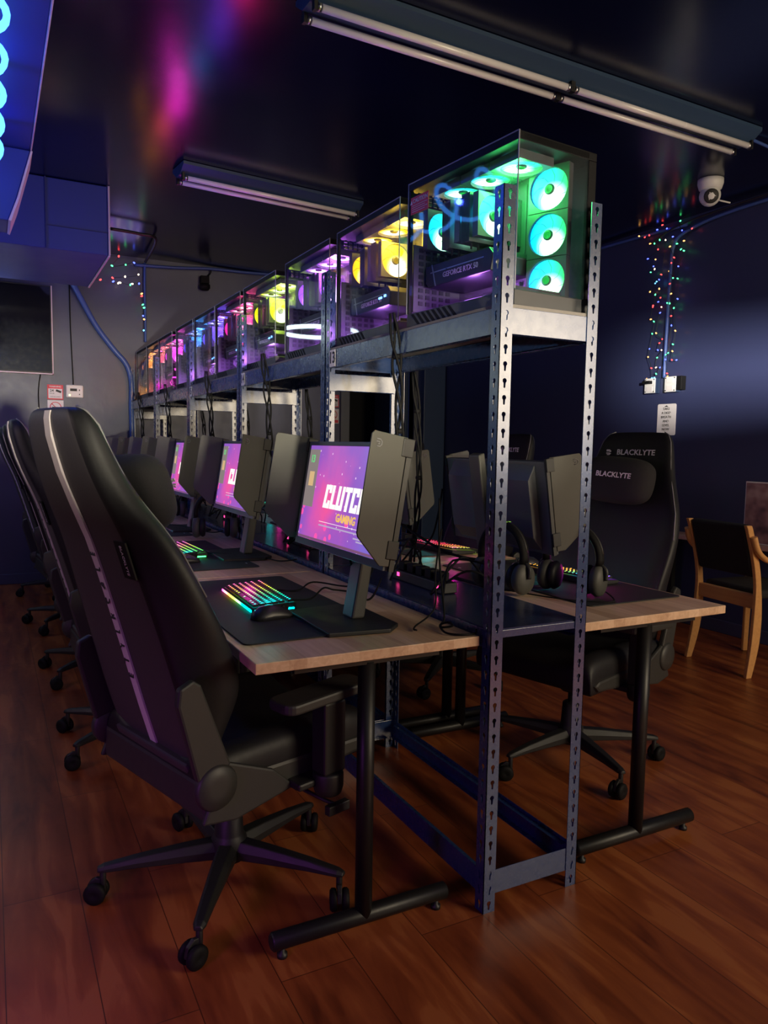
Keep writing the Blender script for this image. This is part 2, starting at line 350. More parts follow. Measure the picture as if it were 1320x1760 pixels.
b4 = MB(); b4.prism([(-.925,2.652),(-.915,2.652),(-.98,2.415),(-1.018,2.305),(-1.03,2.31),(-.99,2.42)], 2.61, 2.89, 'Y')
duct('duct_elbow', b, 'slanted blue duct drop with a pink edge hanging under the left soffit', b4)
# neon coil
pts = []
for i in range(0, 150):
    a = i*2*math.pi/26; pts.append((-1.19+.13*math.cos(a), .75+i*.0112, 2.50+.10*math.sin(a)))
e = empty('neon_coil', (-1.235,1.0,2.47)); o = MB().tube(pts, .011, 6).build('neon_tube', CYAN, None); o.parent = e; o.matrix_parent_inverse = Matrix.Translation((1.235,-1.0,-2.47))
CYAN.cycles.emission_sampling = 'NONE'
o = BX(-1.20,-1.18,.7,2.4,2.60,2.66).build('mounting_rail', PLAST, None); o.parent = e; o.matrix_parent_inverse = Matrix.Translation((1.235,-1.0,-2.47))
tag(e, 'glowing light blue neon coil hanging under the ceiling duct at the left edge', 'neon light')

for y in (1.0, 1.6, 2.2): lamp('coil_light', 'POINT', (-1.19,y,2.50), 2.2, (.03,.06,1.0), .015)
lamp('blue_area_light', 'AREA', (-1.9,2.95,2.15), 7.0, (.03,.08,1.0), .5, .3, (-.9,3.75,2.68))  # extra blue lamp added to brighten the front of the wide duct
# round pendant lamp, out of frame on the left; the computers' glass mirrors it
e = empty('ring_lamp', (-1.49,4.95,2.28)); pts = [(.35*math.cos(R(a)),.35*math.sin(R(a)),0) for a in range(0,360,12)]
o = MB().tube(pts, .018, 8, closed=True).build('ring_tube', mat('ring_white',(.8,.8,.8),.4,emis=(.75,.95,1),es=9), e)
for a in (0,120,240): MB().tube([(.35*math.cos(R(a)),.35*math.sin(R(a)),.02),(.30*math.cos(R(a)),.30*math.sin(R(a))-.1,.177)], .003, 6).build('hanger', PLAST, e)
tag(e, 'glowing white ring lamp hanging under the wide duct', 'lamp')

# ------------------------------------------------------------------ fluorescent fixtures (switched off)
def fixture(loc, rz, segs, label):
    e = empty('fluorescent_light', loc, rz); L = 1.225*segs
    bd = MB(); bd.prism([(-.035,.0),(.035,0),(.10,.045),(.10,.062),(-.10,.062),(-.10,.045)], -L/2-.01, L/2+.01, 'X'); bd.build('housing', mat('fixture_navy',(.03,.06,.12),.4), e)
    for sy in (-.048, .048):
        for k in range(segs):
            x0 = -L/2+k*1.225
            t = MB(); t.cyl((x0+.025,sy,-.018),(x0+1.2,sy,-.018),.0145,14); tb = t.build('tube', TUBE, e)
            for xx, d in ((x0+.012,.018),(x0+1.195,.018)): MB().cyl((xx,sy,-.018),(xx+d,sy,-.018),.0155,12).build('end_cap', STEEL, tb)
            for xx in (x0-.002, x0+1.213): BX(xx,xx+.013,sy-.012,sy+.012,-.034,.01).build('socket', PLAST, e)
    tag(e, label, 'ceiling light'); return e
fixture((1.155,1.155,2.835), R(1.2), 2, 'long ceiling light with four unlit white tubes above the nearest computer')
fixture((.52,3.20,2.835), R(6), 1, 'shorter ceiling light with two unlit tubes deeper in the room')
tag(MB().tube(spline([(2.40,1.18,2.885),(2.7,1.20,2.875),(3.0,1.24,2.885),(3.28,1.3,2.88)],6), .008, 8).build('light_cable', CABLEB), 'blue cable running from the long ceiling light to the right wall', 'cable')

# ------------------------------------------------------------------ racks
ZS, ZM, RW, RL, RH = 1.537, .773, .3238, 1.1036, 1.9
FLW = .038
def flange(mb, o, du, nrm, h=RH, thk=.002):
    # perforated steel strip: du across, z up, nrm thickness direction
    o = Vector(o); du = Vector(du); nrm = Vector(nrm); pitch = .0417; k = int(h/pitch); pitch = h/k
    hw = FLW/2; hh = pitch/2
    per = []
    for (u, v) in [(-1,-1),(-.5,-1),(-.2,-1),(.2,-1),(.5,-1),(1,-1),(1,-.4),(1,.3),(1,1),(.45,1),(0,1),(-.45,1),(-1,1),(-1,.3),(-1,-.4)]: per.append((u*hw, v*hh))
    hole = [(-.0030,-.006),(-.0028,-.012),(-.001,-.0135),(.001,-.0135),(.0028,-.012),(.0030,-.006),(.0034,-.001),(.0064,.003),(.0058,.008),(.003,.0105),(0,.0112),(-.003,.0105),(-.0058,.008),(-.0064,.003),(-.0034,-.001)]
    n = len(per)
    for s in range(k):
        cz = (s+.5)*pitch; vs = []
        for off in (0, thk):
            for (u, v) in per+hole: vs.append(o + du*(hw+u) + Vector((0,0,cz+v)) + nrm*off)
        fs = []
        for i in range(n):
            j = (i+1) % n
            fs.append((i,j,n+j,n+i)); fs.append((2*n+i,2*n+n+i,2*n+n+j,2*n+j)); fs.append((n+i,n+j,3*n+j,3*n+i))
        mb.add(vs, fs, False)
    mb.add([o,o+nrm*thk,o+du*FLW,o+du*FLW+nrm*thk]+[p+Vector((0,0,h)) for p in (o,o+nrm*thk,o+du*FLW,o+du*FLW+nrm*thk)], [(0,1,3,2),(4,6,7,5),(0,1,5,4),(2,3,7,6)], False)
def make_rack():
    e = empty('storage_rack')
    for (x, y, sx, sy) in ((0,0,1,1),(RW,0,-1,1),(0,RL,1,-1),(RW,RL,-1,-1)):
        m = MB(); flange(m, (x,y,0), (sx,0,0), (0,sy,0)); flange(m, (x,y,0), (0,sy,0), (sx,0,0))
        m.build('post', RACK, e)
    def beam_y(x, z0, z1, s):
        m = MB(); m.box(x,x+s*.0025,.003,RL-.003,z0,z1) if s > 0 else m.box(x+s*.0025,x,.003,RL-.003,z0,z1)
        a = sorted((x, x+s*.022)); m.box(a[0],a[1],.04,RL-.04,z0,z0+.002); m.box(a[0],a[1],.04,RL-.04,z1-.012,z1-.010)
        return m
    def beam_x(y, z0, z1, s):
        a = sorted((y, y+s*.0025)); m = MB().box(.004,RW-.004,a[0],a[1],z0,z1); c = sorted((y,y+s*.022)); m.box(.04,RW-.04,c[0],c[1],z0,z0+.002); return m
    for (z0, z1) in ((ZS,ZS+.066),(ZM-.05,ZM),(.048,.115)):
        for x, s in ((.0025,1),(RW-.0025,-1)): beam_y(x, z0, z1, s).build('side_beam', RACK, e, bevel=.001)
        for y, s in ((.0025,1),(RL-.0025,-1)):
            if z0 == ZM-.05: z0b = ZM-.02
            else: z0b = z0
            if z0 == ZS and s < 0: beam_x(y, 1.455, 1.521, s).build('end_beam', RACK, e, bevel=.001); continue
            beam_x(y, z0b, z1, s).build('end_beam', RACK, e, bevel=.001)
    BX(.006,RW-.006,.006,RL-.006,ZS+.058,ZS+.075).build('shelf_board', BOARD, e)
    m = MB(); m.box(.006,RW-.006,.006,RL-.006,ZM-.006,ZM+.004)
    m.build('steel_shelf', mat('shelf_steel',(.03,.045,.13),.22,.4,bump=(90,.5,.001)), e)
    return e
RACKP = 1.1136
rack = make_rack()
rlab = ['blue perforated steel rack nearest the camera, holding the green and yellow computers',
 'second steel rack from the camera, holding the violet and lime computers',
 'middle steel rack of the row, holding the pink and blue-violet computers',
 'fourth steel rack from the camera, holding the cyan and magenta computers',
 'last steel rack by the back wall, holding the red and orange computers']
racks = []
for k in range(5):
    r = rack if k == 0 else copy_tree(rack)
    r.location = (0, k*RACKP, 0); tag(r, rlab[k], 'rack', 'storage racks in the long row'); racks.append(r)
# station number plates stuck on the side beams
for k, s in enumerate(['13','14','15','16']):
    y = (k+1)*RACKP-.075 if k == 0 else (k+1)*RACKP-.07
    e = empty('number_sticker', (-.0005, y, ZS+.034))
    BX(-.001,.0005,-.026,.026,-.031,.031).build('plate', PAPER, e)
    text('number', s, .058, INK, e, (-.0015,0,0), FACE_MX, bold=.001)
    tag(e, 'white station number sticker on the %s rack shelf beam, beside its rear post' % ['nearest','second','middle','fourth'][k], 'sign', 'station numbers on the shelf beam')

# ------------------------------------------------------------------ gaming PCs
PL, PW, PH = .49, .28, .43
fm = MB()
n = 28
fm.cur = 0
ring = []
for j in range(n):
    a = 2*math.pi*(j+.5)/n; c, s = math.cos(a), math.sin(a); k = .06/max(abs(c),abs(s)); ring.append(((c*k,s*k),(c*.0565,s*.0565)))
vs = []; fs = []
for z in (.012,-.012):
    for o_, i_ in ring: vs.append((*o_,z)); vs.append((*i_,z))
for j in range(n):
    a = 2*j; b_ = 2*((j+1) % n); fs += [(a,b_,b_+1,a+1),(2*n+a,2*n+a+1,2*n+b_+1,2*n+b_),(a+1,b_+1,2*n+b_+1,2*n+a+1),(a,2*n+a,2*n+b_,b_)]
fm.add(vs, fs, False)
fm.cur = 1   # glowing blade disc
fm.add([(0,0,.004)]+[(.0555*math.cos(2*math.pi*j/n),.0555*math.sin(2*math.pi*j/n),.0035) for j in range(n)]+[(0,0,-.004)]+[(.0555*math.cos(2*math.pi*j/n),.0555*math.sin(2*math.pi*j/n),-.0035) for j in range(n)],
       [(0,1+j,1+(j+1) % n) for j in range(n)]+[(n+1,n+2+(j+1) % n,n+2+j) for j in range(n)], False)
fm.cur = 0
for j in range(7):   # curved blade ribs over the disc
    a0 = 2*math.pi*j/7; pts = [(.02*math.cos(a0),.02*math.sin(a0),.006),(.036*math.cos(a0+.25),.036*math.sin(a0+.25),.006),(.054*math.cos(a0+.6),.054*math.sin(a0+.6),.006)]
    fm.tube(pts, .0006, 4)
fm.lathe([(.0001,.009),(.012,.009),(.0145,.007),(.0145,-.007),(.0001,-.007)], n=18)
fm.cur = 2; fm.lathe([(.0085,.0092),(.0098,.0096),(.0112,.0092)], n=18)
FAN = fm.build('fan', [PCIN, PCIN, PCIN]); FANME = FAN.data; bpy.data.objects.remove(FAN)
def add_fan(parent, loc, rot, m, hub):
    o = bpy.data.objects.new('fan', FANME); C.objects.link(o); o.parent = parent; o.location = loc; o.rotation_euler = rot
    o.material_slots[1].link = 'OBJECT'; o.material_slots[1].material = m
    o.material_slots[2].link = 'OBJECT'; o.material_slots[2].material = hub
    return o
def make_pc():
    e = empty('gaming_pc')
    MB().box(0,PW,0,PL,0,.042).build('base', mat('case_grey',(.05,.05,.056),.45), e, bevel=.003)
    m = MB(); m.box(.0,PW,.0,PL,PH-.022,PH)
    m.box(PW-.004,PW,0,PL,.042,PH-.022)                                  # closed far side
    m.box(.0,.012,PL-.012,PL,.042,PH-.022); m.box(PW-.03,PW,.0,.012,.042,PH-.022)
    m.build('case_frame', mat('case_black',(.005,.005,.006),.55,spec=.2), e, bevel=.003)
    v = MB()
    for k in range(8): v.prism([(.235+k*.026,.005),(.248+k*.026,.005),(.282+k*.026,.038),(.269+k*.026,.038)], -.0012, .0005, 'X')
    v.build('base_vents', RUBBER, e)
    MB().box(-.0015,.0015,PL-.0025,PL+.0005,.042,PH).box(-.0015,.0015,0,PL,PH-.003,PH+.0003).box(-.0015,.0015,-.001,.0015,.042,PH).build('glass_edge', mat('glass_edge',(.35,.36,.42),.2), e)
    BX(.001,.004,.001,PL-.001,.042,PH-.004).build('side_glass', GLASS, e)
    BX(.006,PW-.03,.0,.003,.042,PH-.004).build('front_glass', GLASS, e)
    t = MB(); t.box(.19,.196,.16,PL-.012,.05,PH-.03); t.box(.012,.19,PL-.018,PL-.012,.05,.25); t.build('mainboard_tray', PCIN, e)
    # motherboard with blocks, sockets and slots
    t = MB(); t.box(.186,.19,.17,.45,.12,.38); t.box(.165,.186,.38,.44,.20,.36); t.box(.172,.186,.22,.40,.345,.37); t.box(.178,.186,.18,.36,.10,.112)
    for k in range(4): t.box(.15,.186,.188+k*.009,.192+k*.009,.21,.34)
    t.build('motherboard', PCIN, e, bevel=.001)
    # rear mesh panel
    t = MB()
    for i in range(9):
        for j in range(5): t.box(.03+j*.026,.045+j*.026,PL-.022,PL-.019,.07+i*.02,.082+i*.02)
    for i in range(3):
        for j in range(7): t.box(.02+j*.02,.032+j*.02,PL-.022,PL-.019,.372+i*.012,.38+i*.012)
    t.build('rear_mesh', PCMESH, e)
    # twin tower cooler
    t = MB()
    for y0 in (.235, .325):
        for k in range(7): t.box(.035,.17,y0+k*.006,y0+k*.006+.002,.215,.345)
        for xx in (.06,.085,.115,.14): t.cyl((xx,y0+.02,.2),(xx,y0+.02,.352),.003,8)
        t.box(.035,.17,y0,y0+.04,.345,.349)
    t.build('cpu_cooler', PCIN, e)
    # graphics card
    g = MB(); g.prism([(.15,.12),(.44,.12),(.455,.135),(.455,.185),(.16,.185),(.14,.165)], .045, .19, 'X'); go = g.build('graphics_card', PCMESH, e, bevel=.003)
    g = MB(); g.box(.044,.0455,.18,.43,.160,.163); g.prism([(.40,.12),(.405,.12),(.425,.185),(.42,.185)], .0435, .0455, 'X'); g.build('card_trim', STEEL, go)
    text('card_lettering', 'GEFORCE RTX 50', .021, SILV, go, (.0438,.285,.145), FACE_MX, bold=.0004)
    BX(.02,.18,.02,.15,.044,.055).build('cable_shroud', PLAST, e)
    return e
TOPR = (R(180),0,0); MYR = (R(90),0,0); SIDER = (R(90),0,R(-72))
pcs = []
PCS = [ # label colour, main, alt, strength, y_end
 ('green and cyan glowing', (.02,1.0,.12), (.0,.45,1.0), 6.0, None),
 ('yellow glowing', (1.0,.62,.0), (1.0,.42,.0), 6.0, 1.10),
 ('violet glowing', (.62,.10,1.0), (.25,.05,1.0), 6.0, 1.66),
 ('lime green glowing', (.62,1.0,.02), (.75,.9,.0), 5.5, 2.28),
 ('hot pink glowing', (1.0,.02,.22), (.9,.02,.35), 5.5, 2.83),
 ('blue-violet glowing', (.16,.05,1.0), (.10,.06,1.0), 6.0, 3.34),
 ('cyan-blue glowing', (.0,.30,1.0), (.1,.05,1.0), 5.0, 3.87),
 ('magenta glowing', (1.0,.02,.65), (.75,.02,.8), 5.5, 4.49),
 ('red glowing', (1.0,.10,.10), (1.0,.05,.2), 4.0, 4.98),
 ('orange glowing', (1.0,.33,.02), (1.0,.25,.02), 4.0, 5.48)]
proto = make_pc()
ZP = ZS+.0755
for i, (lab, c1, c2, s, ye) in enumerate(PCS):
    p = proto if i == 0 else copy_tree(proto)
    if i == 0: p.location = (.052,.014,ZP); p.rotation_euler = (0,0,R(4.7))
    else: p.location = (.041, ye-PL, ZP); p.rotation_euler = (0,0,0)
    pcs.append(p)
    tag(p, lab+' glass sided gaming computer on the rack shelf' + (', nearest the camera' if i == 0 else ''), 'computer', 'gaming computers along the top shelf')
for i, p in enumerate(pcs):
    lab, c1, c2, s, ye = PCS[i]
    fmx = fan_mat('fan_glow_%s' % lab.split(' glow')[0].replace(' ','_'), c1, c2, s); hub = glow('fan_hub_%s' % lab.split(' glow')[0].replace(' ','_'), c1, .6)
    for y in (.10,.225,.35): add_fan(p, (.10,y,PH-.036), TOPR, fmx, hub)
    add_fan(p, (.10,PL-.035,.295), MYR, fmx, hub)
    add_fan(p, (.10,.215,.285), MYR, fmx, hub)
    add_fan(p, (.10,.298,.285), MYR, fmx, hub)
    for z in (.099,.221,.343): add_fan(p, (.195,.085,z), SIDER, fmx, hub)
    if i == 0:
        st = empty('x'); bpy.data.objects.remove(st)
        o = BX(-.0012,.0004,.385,.475,.335,.385).build('caution_sticker', RED, p)
        text('caution_lettering', 'CAUTION', .017, PAPER, o, (-.0015,.426,.372), FACE_MX, bold=.0005)
        MB().prism([(.466,.365),(.478,.365),(.472,.377)], -.0016,-.0012,'X').build('warning_triangle', PAPER, o)
        l = MB()
        for q in range(4): l.box(-.0016,-.0012,.39+.012*(q % 2),.468,.359-q*.006,.3605-q*.006)
        l.build('small_print', PAPER, o)
    if i in (1,3,4,5):
        t = MB(); t.box(.043,.044,.17,.185,.15,.158); t.box(.043,.044,.20,.225,.148,.155); t.build('status_display', glow('status_blue',(.1,.3,1),8), p)
    # LEDs inside the case (each computer's own light)
    b_ = lamp('case_light', 'POINT', (0,0,0), 2.2, (.55,.18,1.0) if i < 7 else c1, .03); b_.parent = p; b_.location = (.06,.25,.085)
    a = lamp('case_light', 'POINT', (0,0,0), 5.5*s/6, tuple(.05+.95*x for x in c1), .05); a.parent = p; a.location = (.09,.14,.36)
    # light from the upper exhaust fans
    a = lamp('exhaust_light', 'AREA', (0,0,0), (1.6 if i in (4,7) else .9 if i in (2,5,8) else .4)*s/6, c1, .12, .36); a.parent = p; a.location = (.10,.22,PH+.004); a.rotation_euler = (R(180),0,0)

# ------------------------------------------------------------------ desks
ZD = .7559
def make_desk():
    e = empty('desk')      # origin at floor, centre; x depth, y length
    X, Y = .305, .5525
    BX(-X,X,-Y,Y,ZD-.026,ZD).build('tabletop', DESKW, e, bevel=.002)
    for sy in (-1,1):
        y = sy*(Y-.05)
        m = MB(); m.cyl((0,y,.045),(0,y,ZD-.04),.0225,20); m.box(-.2,.2,y-.02,y+.02,ZD-.045,ZD-.027); l = m.build('leg', DARKM, e)
        f = MB(); f.tube([(-.25,y,.045),(-.245,y,.045),(.245,y,.045),(.25,y,.045)], [.017,.0225,.0225,.017], 18); f.build('foot', DARKM, l)
        for sx in (-.22,.22):
            MB().lathe([(.007,.024),(.007,.012),(.013,.010),(.013,.0)], (sx,y,0), 12).build('leveler', PLAST, l)
    BX(-.02,.02,-Y+.07,Y-.07,ZD-.06,ZD-.0275).build('cross_bar', DARKM, e)
    return e
desk = make_desk(); desks = []
ordn = ['nearest','second','third','fourth','farthest']
for side in (0,1):
    for k in range(5):
        o = desk if (side, k) == (0,0) else copy_tree(desk)
        x = -.318 if side == 0 else .642
        o.location = (x, .032+.5525+k*1.1136, 0); o.rotation_euler = (0,0,0 if side == 0 else math.pi)
        tag(o, '%s light wooden desk with black tube legs in the %s row' % (ordn[k], 'left' if side == 0 else 'right'), 'desk', 'desks of the left row' if side == 0 else 'desks of the right row')
        desks.append(o)

# ------------------------------------------------------------------ monitors
def make_monitor():
    e = empty('monitor')       # origin: base centre on the desk; screen looks to -X
    MB().prism([(-.11,-.15),(.06,-.17),(.11,-.12),(.11,.12),(.06,.17),(-.11,.15)], 0, .012, 'Z').build('base', PLAST, e, bevel=.003)
    m = MB(); m.prism([(.010,.012),(.050,.012),(.118,.465),(.092,.475)], -.034, .034, 'Y'); m.box(.03,.085,-.028,.028,.315,.365); m.build('stand', SHIELD, e, bevel=.006)
    TL = Matrix.Translation((-.02,0,.19)) @ Matrix.Rotation(R(9),4,'Y')     # panel frame: pivot at the bottom edge
    h = empty('panel_pivot'); bpy.data.objects.remove(h)
    W2, H = .295, .315
    def put(o): o.matrix_basis = TL @ o.matrix_basis; return o
    m = MB(); m.box(-.008,.012,-W2,W2,0,H); m.prism([(.012,.01),(.045,.06),(.045,H-.06),(.012,H-.01)], -W2+.05, W2-.05, 'Y'); put(m.build('panel', BACKP, e, bevel=.003))
    m = MB(); m.box(-.014,-.008,-W2,W2,0,.020); m.box(-.014,-.008,-W2,W2,H-.012,H); m.box(-.014,-.008,-W2,-W2+.008,.02,H-.012); m.box(-.014,-.008,W2-.008,W2,.02,H-.012); put(m.build('bezel', mat('bezel_grey',(.10,.11,.12),.4), e, bevel=.001))
    hh = (H-.032)/2; sc = BX(-.0005,.0015,-W2+.008,W2-.008,-hh,hh).build('screen', SCREEN, e, loc=(-.0095,0,.02+hh)); put(sc)
    wt = glow('screen_white',(1,.93,.85),1.15); yl = glow('screen_yellow',(.9,.55,.12),1.0); gn = glow('screen_green',(.15,.8,.25),.9)
    gr = mat('screen_sidebar',(.02,.02,.02),.3, emis=(.30,.25,.24), es=.8); gr.cycles.emission_sampling = 'NONE'
    BX(-.0011,-.0006,W2-.085,W2-.009,-.045,hh-.012).build('side_menu', gr, sc)
    text('station_number', '13', .032, gn, sc, (-.0014,W2-.040,.100), FACE_MX, bold=.0006)
    BX(-.0014,-.0011,W2-.066,W2-.030,.018,.062).build('menu_tile', glow('screen_tan',(.75,.50,.25),.9), sc)
    ml = MB(); LT = {'C':[(0,6,0,2),(0,6,8,10),(0,2.1,0,10),(4,6,6.6,10),(4,6,0,3.4)],'L':[(0,2.1,0,10),(0,5.4,0,2)],'U':[(0,2.1,0,10),(4,6.1,0,10),(0,6.1,0,2)],'T':[(0,6,8,10),(2,4.1,0,10)],'H':[(0,2.1,0,10),(4,6.1,0,10),(0,6,4,6)]}
    ox = 0
    for ch in 'CLUTCH':
        for (a0,a1,b0,b1) in LT[ch]:
            q = [((ox+a0)+.15*b0,b0),((ox+a1)+.15*b0,b0),((ox+a1)+.15*b1,b1),((ox+a0)+.15*b1,b1)]
            ml.prism([(.130-u*.0068, -.040+v*.0068) for u, v in q], -.0018, -.0006, 'X')
        ox += 6.9 if ch != 'L' else 6.0
    ml.build('main_lettering', wt, sc)
    text('lower_lettering', 'GAMING', .032, yl, sc, (-.0014,-.035,-.062), FACE_MX, bold=.0008, shear=.1)
    m = MB(); m.box(-.0014,-.0011,-.19,.14,-.082,-.0808); m.build('underline', wt, sc)
    m = MB()
    for (y0,y1,z) in ((-.19,.14,-.092),(-.24,-.10,-.105),(-.24,-.12,-.112)): m.box(-.0013,-.0010,y0,y1,z-.002,z+.002)
    m.build('small_lettering', glow('screen_lav',(.6,.5,.75),.8), sc)
    m = MB(); m.box(-.0013,-.0010,-W2+.009,W2-.009,-hh+.001,-hh+.008); m.build('task_bar', glow('screen_bar',(.25,.10,.22),.8), sc)
    for sy in (-1,1):
        # flared privacy wing with a cut lower front corner
        P = [(0,.012),(0,H+.012),(-.108,H+.012),(-.115,H+.004),(-.115,.085),(-.110,.075),(-.03,.012)]
        MX = Matrix.Translation((-.004,sy*(W2+.006),0)) @ Matrix.Rotation(R(sy*-14 if sy > 0 else 14),4,'Z')
        s = put(MB().prism(P, -.0025, .0025, 'Y', MX).build('side_shield', SHIELD, e, bevel=.0015))
        for z in (.03, H-.035):
            cm = MB(); cm.box(-.018,.014,sy*(W2+.001)-.0+(0 if sy > 0 else -.013),sy*(W2+.001)+(.013 if sy > 0 else 0),z,z+.045)
            cm.build('clip', PLAST, s, bevel=.002)
        rl = BX(-.001,.012,min(sy*W2,sy*(W2+.008)),max(sy*W2,sy*(W2+.008)),.0,H).build('side_rail', PLGREY, s)
        s_inv = s.matrix_basis.inverted()
        lm = MB(); lm.tube([(-.008,.008,0),(.003,.008,0),(.009,.003,0),(.009,-.004,0),(.004,-.009,0),(-.006,-.009,0)], .0013, 5); lm.tube([(-.008,.002,0),(.002,.002,0),(.002,-.003,0),(-.004,-.003,0)], .0013, 5)
        lg = lm.build('shield_logo', PIPING, s)
        lg.matrix_basis = (MX @ Matrix.Translation((-.092,sy*.0032,H-.014)) @ Euler(FACE_MY if sy < 0 else (R(90),0,R(180))).to_matrix().to_4x4())
    return e
mon = make_monitor()
MONP = [(0,-.272,.325,0),(0,-.18,1.63,0),(0,-.16,2.72,R(1)),(0,-.16,3.84,R(-2)),(0,-.16,4.95,0),
        (1,.50,.66,math.pi),(1,.50,1.66,math.pi+R(4)),(1,.50,2.75,math.pi),(1,.50,3.86,math.pi),(1,.50,4.97,math.pi)]
for i, (side, x, y, rz) in enumerate(MONP):
    o = mon if i == 0 else copy_tree(mon)
    o.location = (x, y, ZD+.0005+(.010 if i == 0 else -.0)); o.rotation_euler = (0,0,rz)
    if i == 0: o.location.z = ZD+.0005
    if side == 1:
        for ch in children(o):
            if ch.name.split('.')[0] not in ('base','stand'): ch.location.z -= .05
    st = i % 5
    l = ('%s monitor of the left row, purple screen between dark side shields' if side == 0 else '%s monitor of the right row, its grey back seen behind the rack') % ordn[st]
    tag(o, l, 'monitor', 'monitors of the left row' if side == 0 else 'monitors of the right row')

# ------------------------------------------------------------------ desk pads, keyboards, mice
def rrect(w, l, r, n=5):
    out = []
    for cx, cy, a0 in ((w-r,l-r,0),(-w+r,l-r,90),(-w+r,-l+r,180),(w-r,-l+r,270)):
        for k in range(n+1): a = R(a0+90*k/n); out.append((cx+r*math.cos(a), cy+r*math.sin(a)))
    return out
pad = MB().prism(rrect(.205,.44,.018), 0, .0035, 'Z').build('desk_pad', PADM)
MB().box(.175,.180,-.35,-.33,.0035,.0037).build('logo_tag', SILV, pad)
def make_keyboard():
    e = empty('keyboard')       # long side along Y, user side at -X
    m = MB(); m.prism([(-.068,0),(.068,0),(.068,.022),(-.068,.012)], -.18,.18,'Y'); m.build('case', PLAST, e, bevel=.003)
    m = MB(); gl = MB()
    tilt = Matrix.Translation((-.068,0,.0125)) @ Matrix.Rotation(R(-4.2),4,'Y')
    for r_ in range(6):
        x0 = .006+r_*.0198+(.006 if r_ == 5 else 0)
        y = -.172
        widths = [.0175]*18
        if r_ == 0: widths = [.022,.022,.022,.11,.022,.022,.022,.0175,.0175,.0175,.0175]
        for wv in widths:
            if y+wv > .172: break
            m.box(x0,x0+.0165,y,y+wv-.002,.003,.0095, tilt)
            gl.box(x0+.006,x0+.0112,y+wv/2-.0030,y+wv/2+.0018,.0096,.0100, tilt)
            y += wv+.0014
    m.build('keycaps', PLAST, e); gl.build('key_legends', PLAST, e)
    m = MB(); m.box(-.0705,-.0675,-.175,.175,.002,.008); m.box(-.06,.06,-.1825,-.180,.004,.009); m.box(-.0705,-.0675,-.175,.175,.002,.008)
    m.build('light_bar', PLAST, e)
    gp = MB(); gp.box(-.063,.063,-.174,.174,.0,.0002, Matrix.Translation((0,0,.0178)) @ Matrix.Rotation(R(-4.2),4,'Y')); gp.build('key_backlight', PLAST, e)
    return e
kb = make_keyboard()
def make_mouse():
    e = empty('mouse')
    m = MB(); secs = [(-.060,.012,.010),(-.054,.024,.022),(-.035,.031,.034),(-.010,.030,.039),(.018,.028,.034),(.042,.028,.024),(.056,.024,.016),(.061,.014,.010)]
    n = 14; vs = []
    for (x, w, h) in secs:
        for j in range(n):
            a = math.pi*j/(n-1); vs.append((x, w*math.cos(a)*(1-.12*math.sin(a)), h*max(0,math.sin(a))**.8))
    fs = [(i*n+j,i*n+j+1,(i+1)*n+j+1,(i+1)*n+j) for i in range(len(secs)-1) for j in range(n-1)]
    fs += [[i*n for i in range(len(secs))]+[i*n+n-1 for i in reversed(range(len(secs)))], list(range(n)), list(range((len(secs)-1)*n, len(secs)*n))]
    m.add(vs, fs, True); m.build('shell', mat('mouse_black',(.02,.02,.024),.38), e)
    MB().lathe([(.003,-.003),(.010,-.003),(.010,.003),(.003,.003)], (.038,0,.024), 14, 'Y').build('scroll_wheel', RUBBER, e)
    BX(.005,.055,-.0008,.0008,.018,.037).build('button_gap', RUBBER, e)
    return e
mouse = make_mouse()
RB = {
 'a': [(0,(.0,.75,.8)),(.3,(.0,.9,.35)),(.55,(.5,.9,.05)),(.75,(1,.35,.05)),(1,(1,.02,.5))],
 'b': [(0,(.05,.9,.15)),(.4,(.45,1,.05)),(.7,(1,.3,.25)),(1,(.8,.1,.9))],
 'c': [(0,(.2,.1,1)),(.5,(.15,.1,1)),(1,(.5,.05,1))],
 'd': [(0,(.9,.1,.6)),(.5,(.5,.1,1)),(1,(.1,.2,1))],
 'e': [(0,(1,.38,.02)),(.45,(1,.45,.05)),(.62,(.2,.9,.2)),(.75,(0,.5,1)),(1,(.5,0,1))],
 'f': [(0,(1,.02,.12)),(.5,(1,.02,.10)),(.8,(1,.45,.05)),(1,(.4,1,.1))]}
KBM = {k: (rainbow('key_glow_'+k, v, 3.5), rainbow('bar_glow_'+k, v, 6)) for k, v in RB.items()}
def set_kb(o, k):
    for c in children(o):
        nm = c.name.split('.')[0]
        if nm in ('key_legends','light_bar','key_backlight'):
            c.material_slots[0].link = 'OBJECT'; c.material_slots[0].material = KBM[k][1 if nm == 'light_bar' else 0]
            if nm == 'key_backlight': c.material_slots[0].material = KBD[k]
KBD = {k: rainbow('under_glow_'+k, v, .14) for k, v in RB.items()}
STN = []
KP = [(0,-.405,.685,R(-2),'a'),(0,-.40,1.78,R(2),'b'),(0,-.40,2.90,0,'c'),(0,-.40,4.0,0,'d'),(0,-.40,5.1,0,'d'),
      (1,.815,.62,math.pi+R(4),'e'),(1,.76,1.46,math.pi+R(4),'f'),(1,.80,2.85,math.pi,'c'),(1,.80,3.95,math.pi,'a'),(1,.80,5.05,math.pi,'b')]
